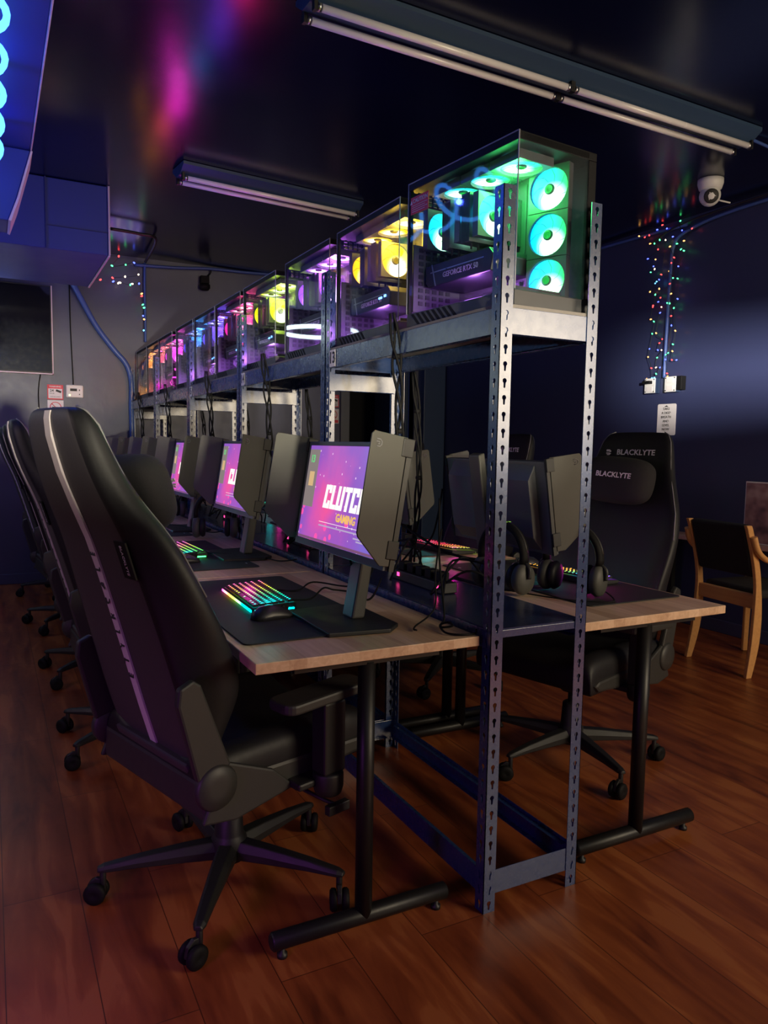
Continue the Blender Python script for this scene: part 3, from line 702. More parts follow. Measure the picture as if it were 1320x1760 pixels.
for i, (side, x, y, rz, k) in enumerate(KP):
    st = i % 5; row = 'left' if side == 0 else 'right'
    p = pad if i == 0 else copy_tree(pad)
    py = .628+st*1.1136
    p.location = ((-.395 if side == 0 else .72), py, ZD+.0004); p.rotation_euler = (0,0,0 if side == 0 else math.pi)
    tag(p, '%s black desk pad in the %s row, under a glowing keyboard' % (ordn[st], row), 'desk pad', 'desk pads in the %s row' % row)
    o = kb if i == 0 else copy_tree(kb)
    o.location = (x, y, ZD+.0042); o.rotation_euler = (0,0,rz); set_kb(o, k)
    tag(o, '%s keyboard in the %s row with %s key lights' % (ordn[st], row, {'a':'rainbow pink to turquoise','b':'pink to lime green','c':'violet-blue','d':'purple','e':'orange to violet','f':'red to yellow'}[k]), 'keyboard', 'keyboards in the %s row' % row)
    q = mouse if i == 0 else copy_tree(mouse)
    q.location = (x+(-.045 if side == 0 else .02), y-.275 if side == 0 else y+.29, ZD+.0042)
    if i == 0: q.location = (-.445,.435,ZD+.0042)
    q.rotation_euler = (0,0,R(10) if side == 0 else math.pi)
    tag(q, '%s black mouse in the %s row, beside the keyboard' % (ordn[st], row), 'computer mouse', 'mice in the %s row' % row)
    lc = RB[k]
    for t_, cc in ((-.11,lc[0][1]),(.11,lc[-1][1])):
        a = lamp('key_light', 'POINT', (0,0,0), {0:.28,1:.25,5:.35,6:.6}.get(i,.12), cc, .02); a.parent = o; a.location = (.0,t_,.06)

# ------------------------------------------------------------------ gaming chairs
def make_chair():
    e = empty('gaming_chair')     # faces +X, origin on the floor under the gas column
    for k in range(5):
        a = R(k*72); c, s = math.cos(a), math.sin(a)
        mx = Matrix.Rotation(a,4,'Z')
        m = MB(); secs = [(.03,.030,.085,.135),(.12,.026,.088,.130),(.25,.020,.090,.118),(.335,.016,.088,.106),(.352,.010,.088,.100)]
        vs = []; fs = []
        for (x, w, z0, z1) in secs:
            for (yy, zz) in ((-w,z0),(w,z0),(w,(z0+z1)/2),(w*.6,z1),(-w*.6,z1),(-w,(z0+z1)/2)): vs.append(mx @ Vector((x,yy,zz)))
        for i in range(len(secs)-1):
            for j in range(6): fs.append((i*6+j,i*6+(j+1) % 6,(i+1)*6+(j+1) % 6,(i+1)*6+j))
        fs += [list(range(6)), [24+j for j in range(6)]]
        m.add(vs, fs, False); arm = m.build('base_arm', PLAST, e, bevel=.003)
        # caster: hood, stem and two wheels
        cx = .338; ca = R(35+k*47)
        cm = Matrix.Translation((c*cx, s*cx, 0)) @ Matrix.Rotation(ca,4,'Z')
        m = MB(); m.tube([cm @ Vector((0,0,.05)), cm @ Vector((0,0,.092))], .009, 10)
        m.prism([(-.008,.028),(-.006,.066),(.018,.070),(.036,.056),(.042,.030),(.03,.028)], -.006,.006,'Y',cm)
        cs = m.build('caster', PLAST, e, bevel=.002)
        for sy in (-1,1):
            m = MB(); w0, w1 = (.008,.026)
            pr = [(.004,w0),(.026,w0),(.0295,w0+.004),(.0295,w1-.005),(.024,w1),(.010,w1+.001),(.003,w1-.002)]
            pr = [(r_, sy*h) for r_, h in pr]
            m.lathe(pr, (0,0,0), 20, 'Y', None)
            for q in range(len(m.v)): m.v[q] = cm @ (m.v[q]+Vector((.018,0,.0300)))
            m.build('wheel', RUBBER, cs)
    MB().lathe([(.045,.075),(.050,.10),(.050,.135),(.043,.145),(.041,.15),(.036,.235),(.030,.24),(.016,.241),(.016,.335)], n=24).build('gas_column', PLAST, e)
    up = []
    m = MB(); m.box(-.10,.12,-.10,.10,.335,.372); m.box(-.20,.05,-.24,.24,.352,.372); up.append(m.build('mechanism', PLAST, e, bevel=.006))
    m = MB(); m.tube(spline([(.05,-.08,.35),(.06,-.2,.345),(.075,-.30,.335),(.10,-.34,.32)],4), .006, 8); m.box(.07,.14,-.355,-.335,.30,.325); up.append(m.build('lever', PLAST, e, bevel=.003))
    m = MB(); m.lathe([(.03,-.03),(.034,-.02),(.034,.02),(.03,.03)], (.02,0,.315), 16, 'Y'); m.cyl((.02,0,.34),(.02,0,.31),.02,10); up.append(m.build('tilt_knob', PLAST, e))
    # seat cushion with raised side bolsters
    m = MB(); ys = [-.27,-.255,-.20,-.16,0,.16,.20,.255,.27]; top = [.47,.515,.525,.492,.485,.492,.525,.515,.47]
    xs = [-.24,-.22,-.1,.08,.22,.29,.305]; dz = [-.03,-.005,0,0,.005,-.01,-.045]
    vs = []; fs = []; ny = len(ys)
    for x, d in zip(xs, dz):
        for y, t in zip(ys, top): vs.append((x, y*(1 if x < .2 else .96), t+d))
    o2 = len(vs)
    for x in xs:
        for y in ys: vs.append((x*.97, y*.95, .385))
    for i in range(len(xs)-1):
        for j in range(ny-1):
            fs.append((i*ny+j,i*ny+j+1,(i+1)*ny+j+1,(i+1)*ny+j)); fs.append((o2+i*ny+j,o2+(i+1)*ny+j,o2+(i+1)*ny+j+1,o2+i*ny+j+1))
    for i in range(len(xs)-1):
        for j in (0, ny-1): fs.append((i*ny+j,(i+1)*ny+j,o2+(i+1)*ny+j,o2+i*ny+j))
    for j in range(ny-1):
        for i in (0, len(xs)-1): fs.append((i*ny+j,i*ny+j+1,o2+i*ny+j+1,o2+i*ny+j))
    m.add(vs, fs, True); up.append(m.build('seat', LEATH, e, subsurf=2))
    m = MB(); m.prism([(-.24,.36),(-.19,.345),(.02,.375),(.26,.40),(.29,.425),(.26,.44),(-.24,.45)], -.268, .268, 'Y'); up.append(m.build('seat_pan', PLGREY, e, bevel=.01))
    # backrest: loft of cross sections
    rows = [(.395,-.195,-.165,.19,.19),(.43,-.208,-.17,.215,.21),(.47,-.222,-.19,.235,.22),(.55,-.247,-.165,.248,.225),(.63,-.270,-.130,.262,.225),(.69,-.287,-.128,.272,.22),(.80,-.318,-.175,.283,.215),(.90,-.348,-.228,.285,.205),(1.0,-.378,-.275,.265,.19),(1.06,-.402,-.308,.238,.185),(1.145,-.440,-.362,.195,.165),(1.22,-.463,-.395,.175,.150),(1.285,-.478,-.418,.160,.135),(1.315,-.478,-.436,.140,.115),(1.326,-.468,-.448,.115,.095)]
    m = MB(); vs = []; NS = 16
    for (z, xb, xw, w, wb) in rows:
        th = min(.085, (xw-xb)*.85); xc = xb+max(th,.04)
        if z > 1.1: xc = xw
        half = [(xb,0),(xb,wb*.6),(xb,wb),(xb+.012,wb+.012),((xb+xw)/2,w*1.0),(xw-.012,w),(xw,w*.93),((xw+xc)/2,w*.80),(xc,w*.62)]
        loop = half+[(xc,0)]+[(x,-y) for x, y in reversed(half[1:])]
        vs += [(x,y,z) for x, y in loop]
    k = len(loop); fs = []
    for i in range(len(rows)-1):
        for j in range(k): fs.append((i*k+j,i*k+(j+1) % k,(i+1)*k+(j+1) % k,(i+1)*k+j))
    fs += [list(range(k)), [(len(rows)-1)*k+j for j in range(k)]]
    m.add(vs, fs, True)
    for q, f in enumerate(m.f):
        j = [i % k for i in f]
        if len(f) == 4 and set(j) <= {0,1,2,k-1,k-2}: m.mi[q] = 1
    br = m.build('backrest', [LEATH, LEGREY], e, subsurf=2); up.append(br)
    # spine stripe down the rear
    def xb_at(z):
        for a, b_ in zip(rows, rows[1:]):
            if a[0] <= z <= b_[0]:
                t = (z-a[0])/(b_[0]-a[0]); return a[1]+(b_[1]-a[1])*t
        return rows[-1][1]
    zs = [.462,.50,.58,.66,.75,.85,.95,1.02,1.10,1.18,1.26,1.30,1.318]
    vs = []; fs = []
    for z in zs:
        for dx in (-.0035,.004):
            for yy in (-.016,.016): vs.append((xb_at(z)+dx-(.0015 if z < 1.3 else -.001), yy, z))
    for i in range(len(zs)-1):
        a = i*4; fs += [(a,a+1,a+5,a+4),(a+2,a+6,a+7,a+3),(a,a+4,a+6,a+2),(a+1,a+3,a+7,a+5)]
    fs += [(0,2,3,1),(4*len(zs)-4,4*len(zs)-3,4*len(zs)-1,4*len(zs)-2)]
    m = MB(); m.add(vs, fs, False); sp = m.build('spine_stripe', STRIPE, br)
    for q, ch in enumerate('BLACKLYTE'):
        z = .985-q*.040; sl = math.atan2(xb_at(z+.02)-xb_at(z-.02), .04)
        text('stripe_lettering', ch, .034, INK, sp, (xb_at(z)-.0058, 0, z), Euler((R(90),R(-90),R(-90))), bold=.0008)
    # side seams (grey piping) and tag
    for sy in (-1,1):
        m = MB(); m.tube([(r_[2]-.009, sy*r_[3]*.965, r_[0]) for r_ in rows[7:]], .0024, 6)
        m.build('piping', PIPING, br)
    z = .985; t = BX(-.003,.001,-.028,.028,-.045,.045).build('side_tag', RUBBER, br, loc=(xb_at(z)-.002,-.165,z), rot=(0,R(-17),0))
    text('tag_lettering', 'BLACKLYTE', .014, PAPER, t, (-.0036,0,0), Euler((R(90),R(90),R(-90))))
    # front logo on the headrest
    text('headrest_logo', 'BLACKLYTE', .033, SILV, br, (-.388,.020,1.238), Euler((R(78),0,R(90))), bold=.0006)
    emblem('headrest_emblem', .026, SILV, br, (-.389,-.105,1.238), Euler((R(78),0,R(90))))
    # lower rear pocket
    m = MB(); m.prism([(-.245,.475),(-.205,.375),(-.185,.37),(-.20,.48)], -.19,.19,'Y'); up.append(m.build('rear_skirt', LEGREY, e, bevel=.008))
    for sy in (-1,1):
        m = MB(); m.lathe([(.050,0),(.056,.008),(.056,.02),(.050,.028),(.02,.030)], (0,0,0), 24, 'Y')
        for q in range(len(m.v)): v = m.v[q]; m.v[q] = Vector((v.x-.215, sy*(.262+v.y), v.z+.445))
        hc = m.build('recliner_cover', PLGREY, e); up.append(hc)
        m = MB(); m.prism([(-.265,.47),(-.315,.66),(-.31,.70),(-.275,.715),(-.255,.70),(-.175,.49)], sy*.272-.011, sy*.272+.011, 'Y'); m.prism([(-.25,.36),(-.16,.345),(.02,.375),(-.05,.44),(-.19,.50)], sy*.272-.008, sy*.272+.008, 'Y')
        up.append(m.build('recliner_bracket', PLGREY, e, bevel=.006))
        # armrest
        m = MB(); m.box(.055,.125,sy*.325-.028,sy*.325+.028,.41,.60); m.lathe([(.034,.35),(.040,.37),(.040,.41),(.03,.412)], (.09,sy*.325,0), 18); m.prism([(.0,.375),(.12,.375),(.12,.395),(0,.395)], min(sy*.10,sy*.32), max(sy*.10,sy*.32), 'Z' if False else 'Y')
        ar = m.build('armrest', PLAST, e, bevel=.006); up.append(ar)
        mp = MB().prism(rrect(.135,.05,.03), .612, .638, 'Z'); 
        for v in mp.v: v.x += .06; v.y += sy*.325
        for v in mp.v:
            if v.x < -.02: v.z -= .010
        mp.build('arm_pad', PLGREY, ar, bevel=.006)
        MB().box(.07,.11,sy*.325-.02,sy*.325+.02,.60,.612).build('arm_plate', STEEL, ar)
    e['n'] = 0
    return e, up
chair, up = make_chair()
del chair['n']
def pillow(parent):
    m = MB(); nx, ny = 5, 9; vs = []; fs = []
    W_, H_, T_ = .165, .10, .07
    n = 24
    for (r_, t) in ((.35,T_),(.75,T_*.86),(.95,T_*.5),(1,0),(.95,-T_*.4),(.75,-T_*.6),(.35,-T_*.65)):
        for j in range(n):
            a = 2*math.pi*j/n; c, s = math.cos(a), math.sin(a)
            u = math.copysign(abs(c)**.55, c)*W_*r_; v = math.copysign(abs(s)**.6, s)*H_*r_
            vs.append((t, u, v))
    for i in range(6):
        for j in range(n): fs.append((i*n+j,i*n+(j+1) % n,(i+1)*n+(j+1) % n,(i+1)*n+j))
    fs += [list(range(n)), [6*n+j for j in range(n)]]
    m.add(vs, fs, True)
    o = m.build('head_pillow', SUEDE, parent, subsurf=1, loc=(-.285,.0,1.122), rot=(R(-3),R(-14),0))
    text('pillow_logo', 'BLACKLYTE', .030, PAPER, o, (T_+.0035,.016,.008), Euler((R(90),0,R(90))), bold=.0006)
    emblem('pillow_emblem', .024, PAPER, o, (T_+.0025,-.096,.008), Euler((R(90),0,R(90))))
    return o
CH = [ # x,y,facing deg, base rotation, lower, pillow, label
 (-.565,.449,17,26,0,1,'black gaming chair with a white spine stripe, nearest the camera at the left desk'),
 (-.60,1.63,3,0,0,1,'black gaming chair behind the nearest one in the left row, seen from the side'),
 (-.60,2.68,-2,5,0,1,'third black gaming chair of the left row, mostly hidden by the two before it'),
 (-.62,3.88,5,12,0,0,'fourth black gaming chair of the left row, partly hidden'),
 (-.60,5.02,-4,38,0,0,'black gaming chair by the back wall, farthest of the left row'),
 (.905,.68,196,-28,0,1,'black gaming chair with a suede head pillow, facing the nearest right desk'),
 (.99,1.80,178,10,0,0,'second black gaming chair of the right row, top showing above a monitor'),
 (.99,2.95,180,30,.04,0,'third black gaming chair of the right row, behind the monitors'),
 (.97,4.05,180,55,.08,0,'fourth black gaming chair of the right row, mostly hidden behind monitors'),
 (1.05,5.0,176,15,.03,0,'farthest black gaming chair of the right row, dark top before the back wall')]
protos = children(chair); chairs = []
for i, (x, y, fa, ba, low, pl, lab) in enumerate(CH):
    if i == 0: c = chair
    else: c = copy_tree(chair)
    chairs.append((c, x, y, fa, ba, low, pl, lab))
for c, x, y, fa, ba, low, pl, lab in chairs:
    c.location = (x,y,0); c.rotation_euler = (0,0,R(fa))
    for ch in children(c):
        nm = ch.name.split('.')[0]
        if nm in ('base_arm','caster'): ch.rotation_euler = (0,0,R(ba-fa))
        elif nm == 'gas_column': pass
        elif low: ch.location.z -= low
    if pl: pillow(c)
    tag(c, lab, 'gaming chair', 'gaming chairs of the left row' if x < .3 else 'gaming chairs of the right row')

# ------------------------------------------------------------------ headsets
def make_headset():
    e = empty('headset')    # stands on the desk on its two cups, band in the YZ plane
    pts = [(0,.085*math.sin(a), .115+.095*math.cos(a)) for a in [R(-100+200*k/20) for k in range(21)]]
    MB().tube(pts, .011, 10, squash=1.6).build('headband', RUBBER, e)
    MB().tube([(p[0],p[1]*1.10,.115+(p[2]-.115)*1.09) for p in pts[2:-2]], .004, 8).build('band_frame', PLGREY, e)
    MB().box(-.012,.012,-.018,.018,.2185,.2195).build('band_badge', glow('badge_green',(.5,1,.1),.6), e)
    for s in (-1,1):
        m = MB(); m.lathe([(.010,.0),(.036,.002),(.041,.012),(.041,.02),(.036,.030),(.01,.034)], (0,0,0), 22, 'Y')
        for q in range(len(m.v)): v = m.v[q]; m.v[q] = Vector((v.x, s*(.066+v.y), v.z*1.2+.052))
        cup = m.build('ear_cup', SHIELD, e)
        m = MB(); m.lathe([(.018,.0),(.034,-.002),(.038,-.012),(.033,-.022),(.018,-.024)], (0,0,0), 22, 'Y')
        for q in range(len(m.v)): v = m.v[q]; m.v[q] = Vector((v.x, s*(.066+v.y), v.z*1.2+.052))
        m.build('ear_cushion', LEATH, cup)
        MB().tube(spline([(0,s*.088,.10),(.0,s*.105,.085),(0,s*.105,.055)],4), .006, 8).build('yoke', PLGREY, cup)
    return e
hs = make_headset()
hs.location = (.60,.37,ZD+.003); hs.scale = (1.15,1.15,1.1); hs.rotation_euler = (0,0,R(22)); tag(hs, 'black headset standing on the right desk behind the front right rack post', 'headset')
h2 = copy_tree(hs); h2.location = (.405,.50,ZD+.0); h2.rotation_euler = (0,0,R(10)); h2.location.z = ZD+.003
tag(h2, 'black headset on the right desk, behind the front left rack post', 'headset')
for k, (x, y) in enumerate(((-.12,2.25),(-.12,3.42),(.44,2.2))):
    h = copy_tree(hs); h.location = (x,y,ZD+.003); h.rotation_euler = (0,0,R(70+10*k))
    tag(h, ['black headset between the second and third left monitors','black headset behind the third left monitor','black headset on the second right desk behind the rack'][k], 'headset')

# ------------------------------------------------------------------ cables
def cable(pts, r, label, m=None, name='cable', group=None):
    o = MB().tube(spline(pts, 8), r, 7).build(name, m or RUBBER); tag(o, label, 'cable', group); return o
Z = ZD
cable([(-.395,.50,Z+.012),(-.34,.43,Z+.009),(-.27,.42,Z+.009),(-.24,.36,Z+.009),(-.28,.32,Z+.009),(-.24,.27,Z+.009),(-.16,.30,Z+.008)], .0028, 'thin black mouse cord curling over the nearest left desk pad')
cable([(-.33,.60,Z+.014),(-.26,.60,Z+.012),(-.19,.66,Z+.03),(-.13,.70,Z+.012),(-.06,.66,Z+.015),(-.03,.62,Z+.09)], .003, 'black keyboard cord running from the nearest keyboard to the rack')
cable([(-.02,.22,1.02),(-.04,.215,.90),(-.05,.20,.80),(-.13,.17,Z+.006),(-.145,.135,Z+.006)], .0025, 'thin black wire dropping from the nearest monitor to its desk')
cable([(.02,.30,1.10),(.0,.26,.93),(-.03,.18,Z+.03),(-.055,.155,Z+.010),(-.07,.13,Z+.008),(-.045,.115,Z+.012),(-.04,.14,Z+.016),(-.062,.15,Z+.008),(-.085,.085,Z+.005),(-.06,.048,Z+.005),(-.02,.045,Z+.005),(-.005,.06,Z+.01)], .003, 'black cord with a loop lying on the nearest left desk by the rack post')
cable([(-.30,.80,Z+.008),(-.24,.76,Z+.008),(-.16,.82,Z+.02),(-.06,.74,Z+.012),(-.02,.70,Z+.05)], .003, 'thin black cord lying behind the nearest left monitor base')
cable([(-.28,.30,.98),(-.20,.40,.86),(-.12,.50,Z+.02),(-.06,.56,Z+.012),(-.01,.60,Z+.06)], .0035, 'black screen cable drooping under the nearest left monitor')
cable([(-.33,1.70,Z+.014),(-.22,1.62,Z+.01),(-.12,1.50,Z+.008),(-.08,1.38,Z+.008),(-.03,1.32,Z+.02)], .003, 'black keyboard cord on the second left desk')
cable([(-.34,2.80,Z+.014),(-.22,2.70,Z+.03),(-.10,2.45,Z+.012),(-.03,2.42,Z+.02)], .003, 'black keyboard cord on the third left desk')
cable([(.40,.49,Z+.012),(.50,.30,Z+.006),(.62,.20,Z+.006),(.68,.30,Z+.02),(.75,.42,Z+.006)], .0025, 'thin headset cord looping over the nearest right desk edge')
cable([(.30,1.35,1.05),(.28,1.05,.96),(.36,.80,.86),(.44,.66,.84)], .005, 'thick black cord sagging between the monitors behind the rack')
cable([(.47,1.0,1.08),(.44,.98,.98),(.42,1.0,.88),(.36,1.05,.80)], .004, 'black cord hanging down behind the nearest right monitor')
# cable bundles hanging from the top shelf, one per rack, twisted pair of cords with ties
def bundle(x, y, ztop, zbot, label, sp=.012, seed=0):
    rnd = random.Random(seed); e = empty('cable_bundle', (x,y,zbot))
    n = 9
    for q in range(3):
        pts = []
        for i in range(n):
            t = i/(n-1); a = q*2.1+i*1.3; pts.append((sp*math.cos(a)*(.5+abs(math.sin(i*.9)))+.03*math.sin(t*3), sp*math.sin(a), (ztop-zbot)*(1-t)))
        MB().tube(spline(pts,4), .0042, 6).build('cord', RUBBER, e)
    for t in (.12,.45,.8): MB().lathe([(.010,-.008),(.013,-.004),(.013,.004),(.010,.008)], (.03*math.sin((1-t)*3),0,(ztop-zbot)*t), 10).build('tie', RUBBER, e)
    tag(e, label, 'cable', 'cable bundles hanging from the top shelf'); return e
yb = [.53,1.78,2.80,3.95,5.02]
for k, y in enumerate(yb):
    bundle(-.022, y, 1.66, 1.00, 'twisted black cable bundle hanging over the beam of the %s rack' % ordn[k], seed=k)
for k, y in enumerate([.95,2.05,3.1,4.2]):
    bundle(.30, y, 1.53, .80, 'black cords hanging under the right side of the %s rack shelf' % ordn[k], .009, k+20)
# power strips and adapters on the mid shelf
for k in range(5):
    y = .62+k*1.1136
    e = empty('power_strip', (.16,y,ZM+.0045))
    MB().box(-.03,.03,-.17,.17,0,.035).build('strip_body', PLAST, e, bevel=.004)
    for q in range(5): BX(-.018,.018,-.14+q*.06,-.10+q*.06,.035,.065).build('plug', RUBBER, e, bevel=.003)
    for q in range(2): BX(-.032,-.029,-.15+q*.26,-.135+q*.26,.015,.028).build('switch_light', glow('strip_led',(1,.05,.25),3), e)
    tag(e, 'black power strip with plugs on the middle shelf of the %s rack' % ordn[k], 'power strip', 'power strips on the middle shelves')
    e = MB(); 
    for q in range(6):
        rnd = random.Random(k*9+q); y0 = y+rnd.uniform(-.35,.35)
        e.tube(spline([(.08,y0,ZM+.012),(.16,y0+rnd.uniform(-.1,.1),ZM+rnd.uniform(.07,.13)),(.24,y0+rnd.uniform(-.15,.15),ZM+rnd.uniform(.05,.15)),(.27,y0+rnd.uniform(-.1,.1),ZM+.012)],6), .004, 6)
    tag(e.build('tangled_cords', RUBBER), 'tangle of black cords on the middle shelf of the %s rack' % ordn[k], 'cable', 'cord tangles on the middle shelves')['kind'] = 'stuff'

# ------------------------------------------------------------------ wooden armchair by the right wall
def armchair():
    e = empty('wooden_armchair', (2.80,1.28,0))      # faces +X; local origin centre
    for sy in (-1,1):
        # curved rear leg running up into the back support
        pts = spline([(-.235,sy*.225,0),(-.195,sy*.22,.20),(-.185,sy*.215,.42),(-.205,sy*.215,.60),(-.265,sy*.215,.80),(-.285,sy*.215,.85)],6)
        m = MB()
        prof = []
        vs = []; fs = []
        for i, p in enumerate(pts):
            w = .019+.010*math.sin(min(1,p.z/.5)*math.pi)
            for (dx, dy) in ((-w,-.012),(w,-.012),(w,.012),(-w,.012)): vs.append((p.x+dx,p.y+dy,p.z))
        for i in range(len(pts)-1):
            for j in range(4): fs.append((i*4+j,i*4+(j+1) % 4,(i+1)*4+(j+1) % 4,(i+1)*4+j))
        fs += [(0,1,2,3),tuple(4*(len(pts)-1)+j for j in range(4))]
        m.add(vs, fs, False); m.build('rear_leg', BEECH, e, bevel=.006)
        m = MB(); m.prism([(.20,0),(.235,0),(.25,.62),(.20,.62)], sy*.23-.012, sy*.23+.012, 'Y'); m.build('front_leg', BEECH, e, bevel=.006)
        m = MB(); m.tube(spline([(-.27,sy*.245,.79),(-.23,sy*.25,.70),(-.12,sy*.25,.645),(.10,sy*.25,.635),(.26,sy*.25,.62)],6), .021, 12, squash=.7); m.build('armrest', BEECH, e)
    BX(-.20,-.165,-.205,.205,.38,.46).build('seat_rail', BEECH, e, bevel=.006); BX(.19,.215,-.218,.218,.38,.43).build('seat_rail', BEECH, e, bevel=.006)
    m = MB(); m.box(-.16,.24,-.20,.20,.43,.485); m.build('seat', mat('black_upholstery',(.008,.008,.010),.8), e, bevel=.02, seg=3)
    m = MB(); tl = Matrix.Translation((-.195,0,.56)) @ Matrix.Rotation(R(-16),4,'Y'); m.box(-.018,.03,-.20,.20,0,.30,tl); m.build('backrest', MATS['black_upholstery'], e, bevel=.015, seg=3)
    e.rotation_euler = (0,0,R(-7))
    return tag(e, 'light wooden armchair with black upholstery near the right wall', 'armchair')
armchair()
# small side table with a picture board on it
e = empty('side_table', (3.185,1.70,0))
TT = mat('pink_laminate',(.42,.25,.25),.5)
BX(-.095,.095,-.60,.60,.635,.665).build('tabletop', TT, e, bevel=.004)
for sx in (-.07,.07):
    for sy in (-.56,.56): BX(sx-.018,sx+.018,sy-.018,sy+.018,0,.635).build('leg', PLAST, e)
tag(e, 'narrow low table with a pinkish top along the right wall, behind the wooden armchair', 'table')
pm = mat('picture_print', (.2,.1,.12), .5); nt = pm.node_tree; n_ = N(nt,'ShaderNodeTexNoise'); n_.inputs['Scale'].default_value = 9; tcn = N(nt,'ShaderNodeTexCoord'); nt.links.new(tcn.outputs['Object'], n_.inputs['Vector'])
rr = ramp(nt, [(.3,(.06,.03,.05)),(.5,(.28,.14,.16)),(.7,(.50,.34,.34))], n_.outputs['Fac']); nt.links.new(rr.outputs[0], nt.nodes['Principled BSDF'].inputs['Base Color'])
e = empty('picture_board', (3.15,1.45,.60)); BX(-.008,.008,-.16,.16,.066,.46).build('board', PAPER, e, bevel=.002); BX(-.0095,-.008,-.152,.152,.074,.452).build('print', pm, e)
tag(e, 'upright printed board in mottled purple and brown at the right edge', 'picture')
# ------------------------------------------------------------------ right wall fittings
e = empty('security_camera', (2.80,1.72,ZC-.003)); e.scale = (1.25,1.25,1.25)
MB().lathe([(.060,0),(.060,-.02),(.052,-.045),(.045,-.05)], n=26).build('mount', WHITE, e)
def usph(m, c, r, n=20, k=12, z0=-1, z1=1):
    pr = []
    for i in range(k+1):
        a = math.acos(z0)+(math.acos(z1)-math.acos(z0))*i/k; pr.append((max(.0005,r*math.sin(a)), r*math.cos(a)))
    m.lathe(pr, c, n)
m = MB(); usph(m, (0,0,-.075), .05); ball = m.build('camera_ball', WHITE, e)
dirv = Vector((-.62,-.72,-.32)).normalized(); q = dirv.to_track_quat('Z','Y').to_matrix().to_4x4()
m = MB(); m.lathe([(.0005,.047),(.030,.047),(.034,.043),(.034,.035)], (0,0,0), 20, 'Z', q); 
for v in m.v: v.z -= .075
m.build('lens_ring', INK, ball)
m = MB()
for a in (0,120,240): m.lathe([(.0005,.049),(.0022,.049),(.0022,.046)], q @ Vector((.018*math.cos(R(a)),.018*math.sin(R(a)),0)), 8, 'Z', q)
for v in m.v: v.z -= .075
m.build('infrared_dot', PAPER, ball)
m = MB(); m.tube([(.03,-.03,-.10),(.085,-.05,-.108)], .004, 8); m.build('antenna', WHITE, e)
tag(e, 'white dome security camera on the ceiling near the right wall', 'security camera')

def pipe(pts, r, m, name, label): return tag(MB().tube(spline(pts,6), r, 10).build(name, m), label, 'conduit')
pipe([(XR-.02,-1.0,2.83),(XR-.02,1.0,2.84),(XR-.02,1.9,2.845),(XR-.03,2.28,2.80),(XR-.03,2.40,2.72),(XR-.03,2.42,2.5),(XR-.03,2.43,2.0),(XR-.03,2.43,1.78)], .012, CABLEB, 'conduit', 'blue conduit along the right wall top, bending down to the outlet boxes')
pipe([(XR-.02,2.30,2.845),(XR-.02,3.0,2.865),(XR-.02,4.2,2.87),(XR-.02,5.5,2.87)], .012, CABLEB, 'conduit', 'blue conduit along the far part of the right wall top')
pipe([(XR-.045,-1.0,2.875),(XR-.045,1.2,2.875),(XR-.045,2.2,2.86),(XR-.035,2.5,2.82),(XR-.035,2.6,2.78)], .006, PLAST, 'wire', 'thin black wire above the blue conduit on the right wall')
for k, (y, lab) in enumerate(((2.545,'left white outlet box under the hanging string lights'),(2.355,'right white outlet box under the hanging string lights, with a dark plug'))):
    e = empty('outlet_box', (XR-.001,y,1.728))
    BX(-.042,0,-.055,.055,-.058,.058).build('box_body', mat('box_navy',(.02,.04,.10),.4), e, bevel=.004)
    BX(-.050,-.042,-.050,.050,-.055,.055).build('cover_plate', WHITE, e, bevel=.003)
    m = MB()
    for sz in (-.026,.026): m.box(-.054,-.050,-.03,.03,sz-.018,sz+.018)
    m.build('socket_face', PAPER, e, bevel=.002)
    m = MB()
    for sy in (-.04,.04):
        for sz in (-.045,.045): m.box(-.0525,-.050,sy-.004,sy+.004,sz-.004,sz+.004)
    m.build('screw', INK, e)
    if k == 1: BX(-.05,-.0,-.10,-.057,-.045,.055).build('side_adapter', RUBBER, e, bevel=.004)
    else: BX(-.09,-.054,-.03,.04,.012,.034).build('plug', RUBBER, e, bevel=.003)
    tag(e, lab, 'outlet')
# small white wall sign
e = empty('wall_sign', (XR-.001,2.415,1.475))
MB().prism(rrect(.085,.115,.012), -.003, 0, 'Z').build('sign_plate', PAPER, e, rot=(R(90),0,R(-90)), loc=(-.003,0,0)) 
for q, s in enumerate(['TAKE','A DEEP','BREATH','AND','LEVEL','NOW']):
    text('sign_lettering', s, .026, INK, e, (-.0075,0,.078-q*.030), FACE_MX)
MB().prism([(-.018,.094),(.018,.094),(0,.104)], -.0075,-.006,'X').build('sign_symbol', INK, e)
tag(e, 'small white lettered wall sign below the outlet boxes on the right wall', 'sign')

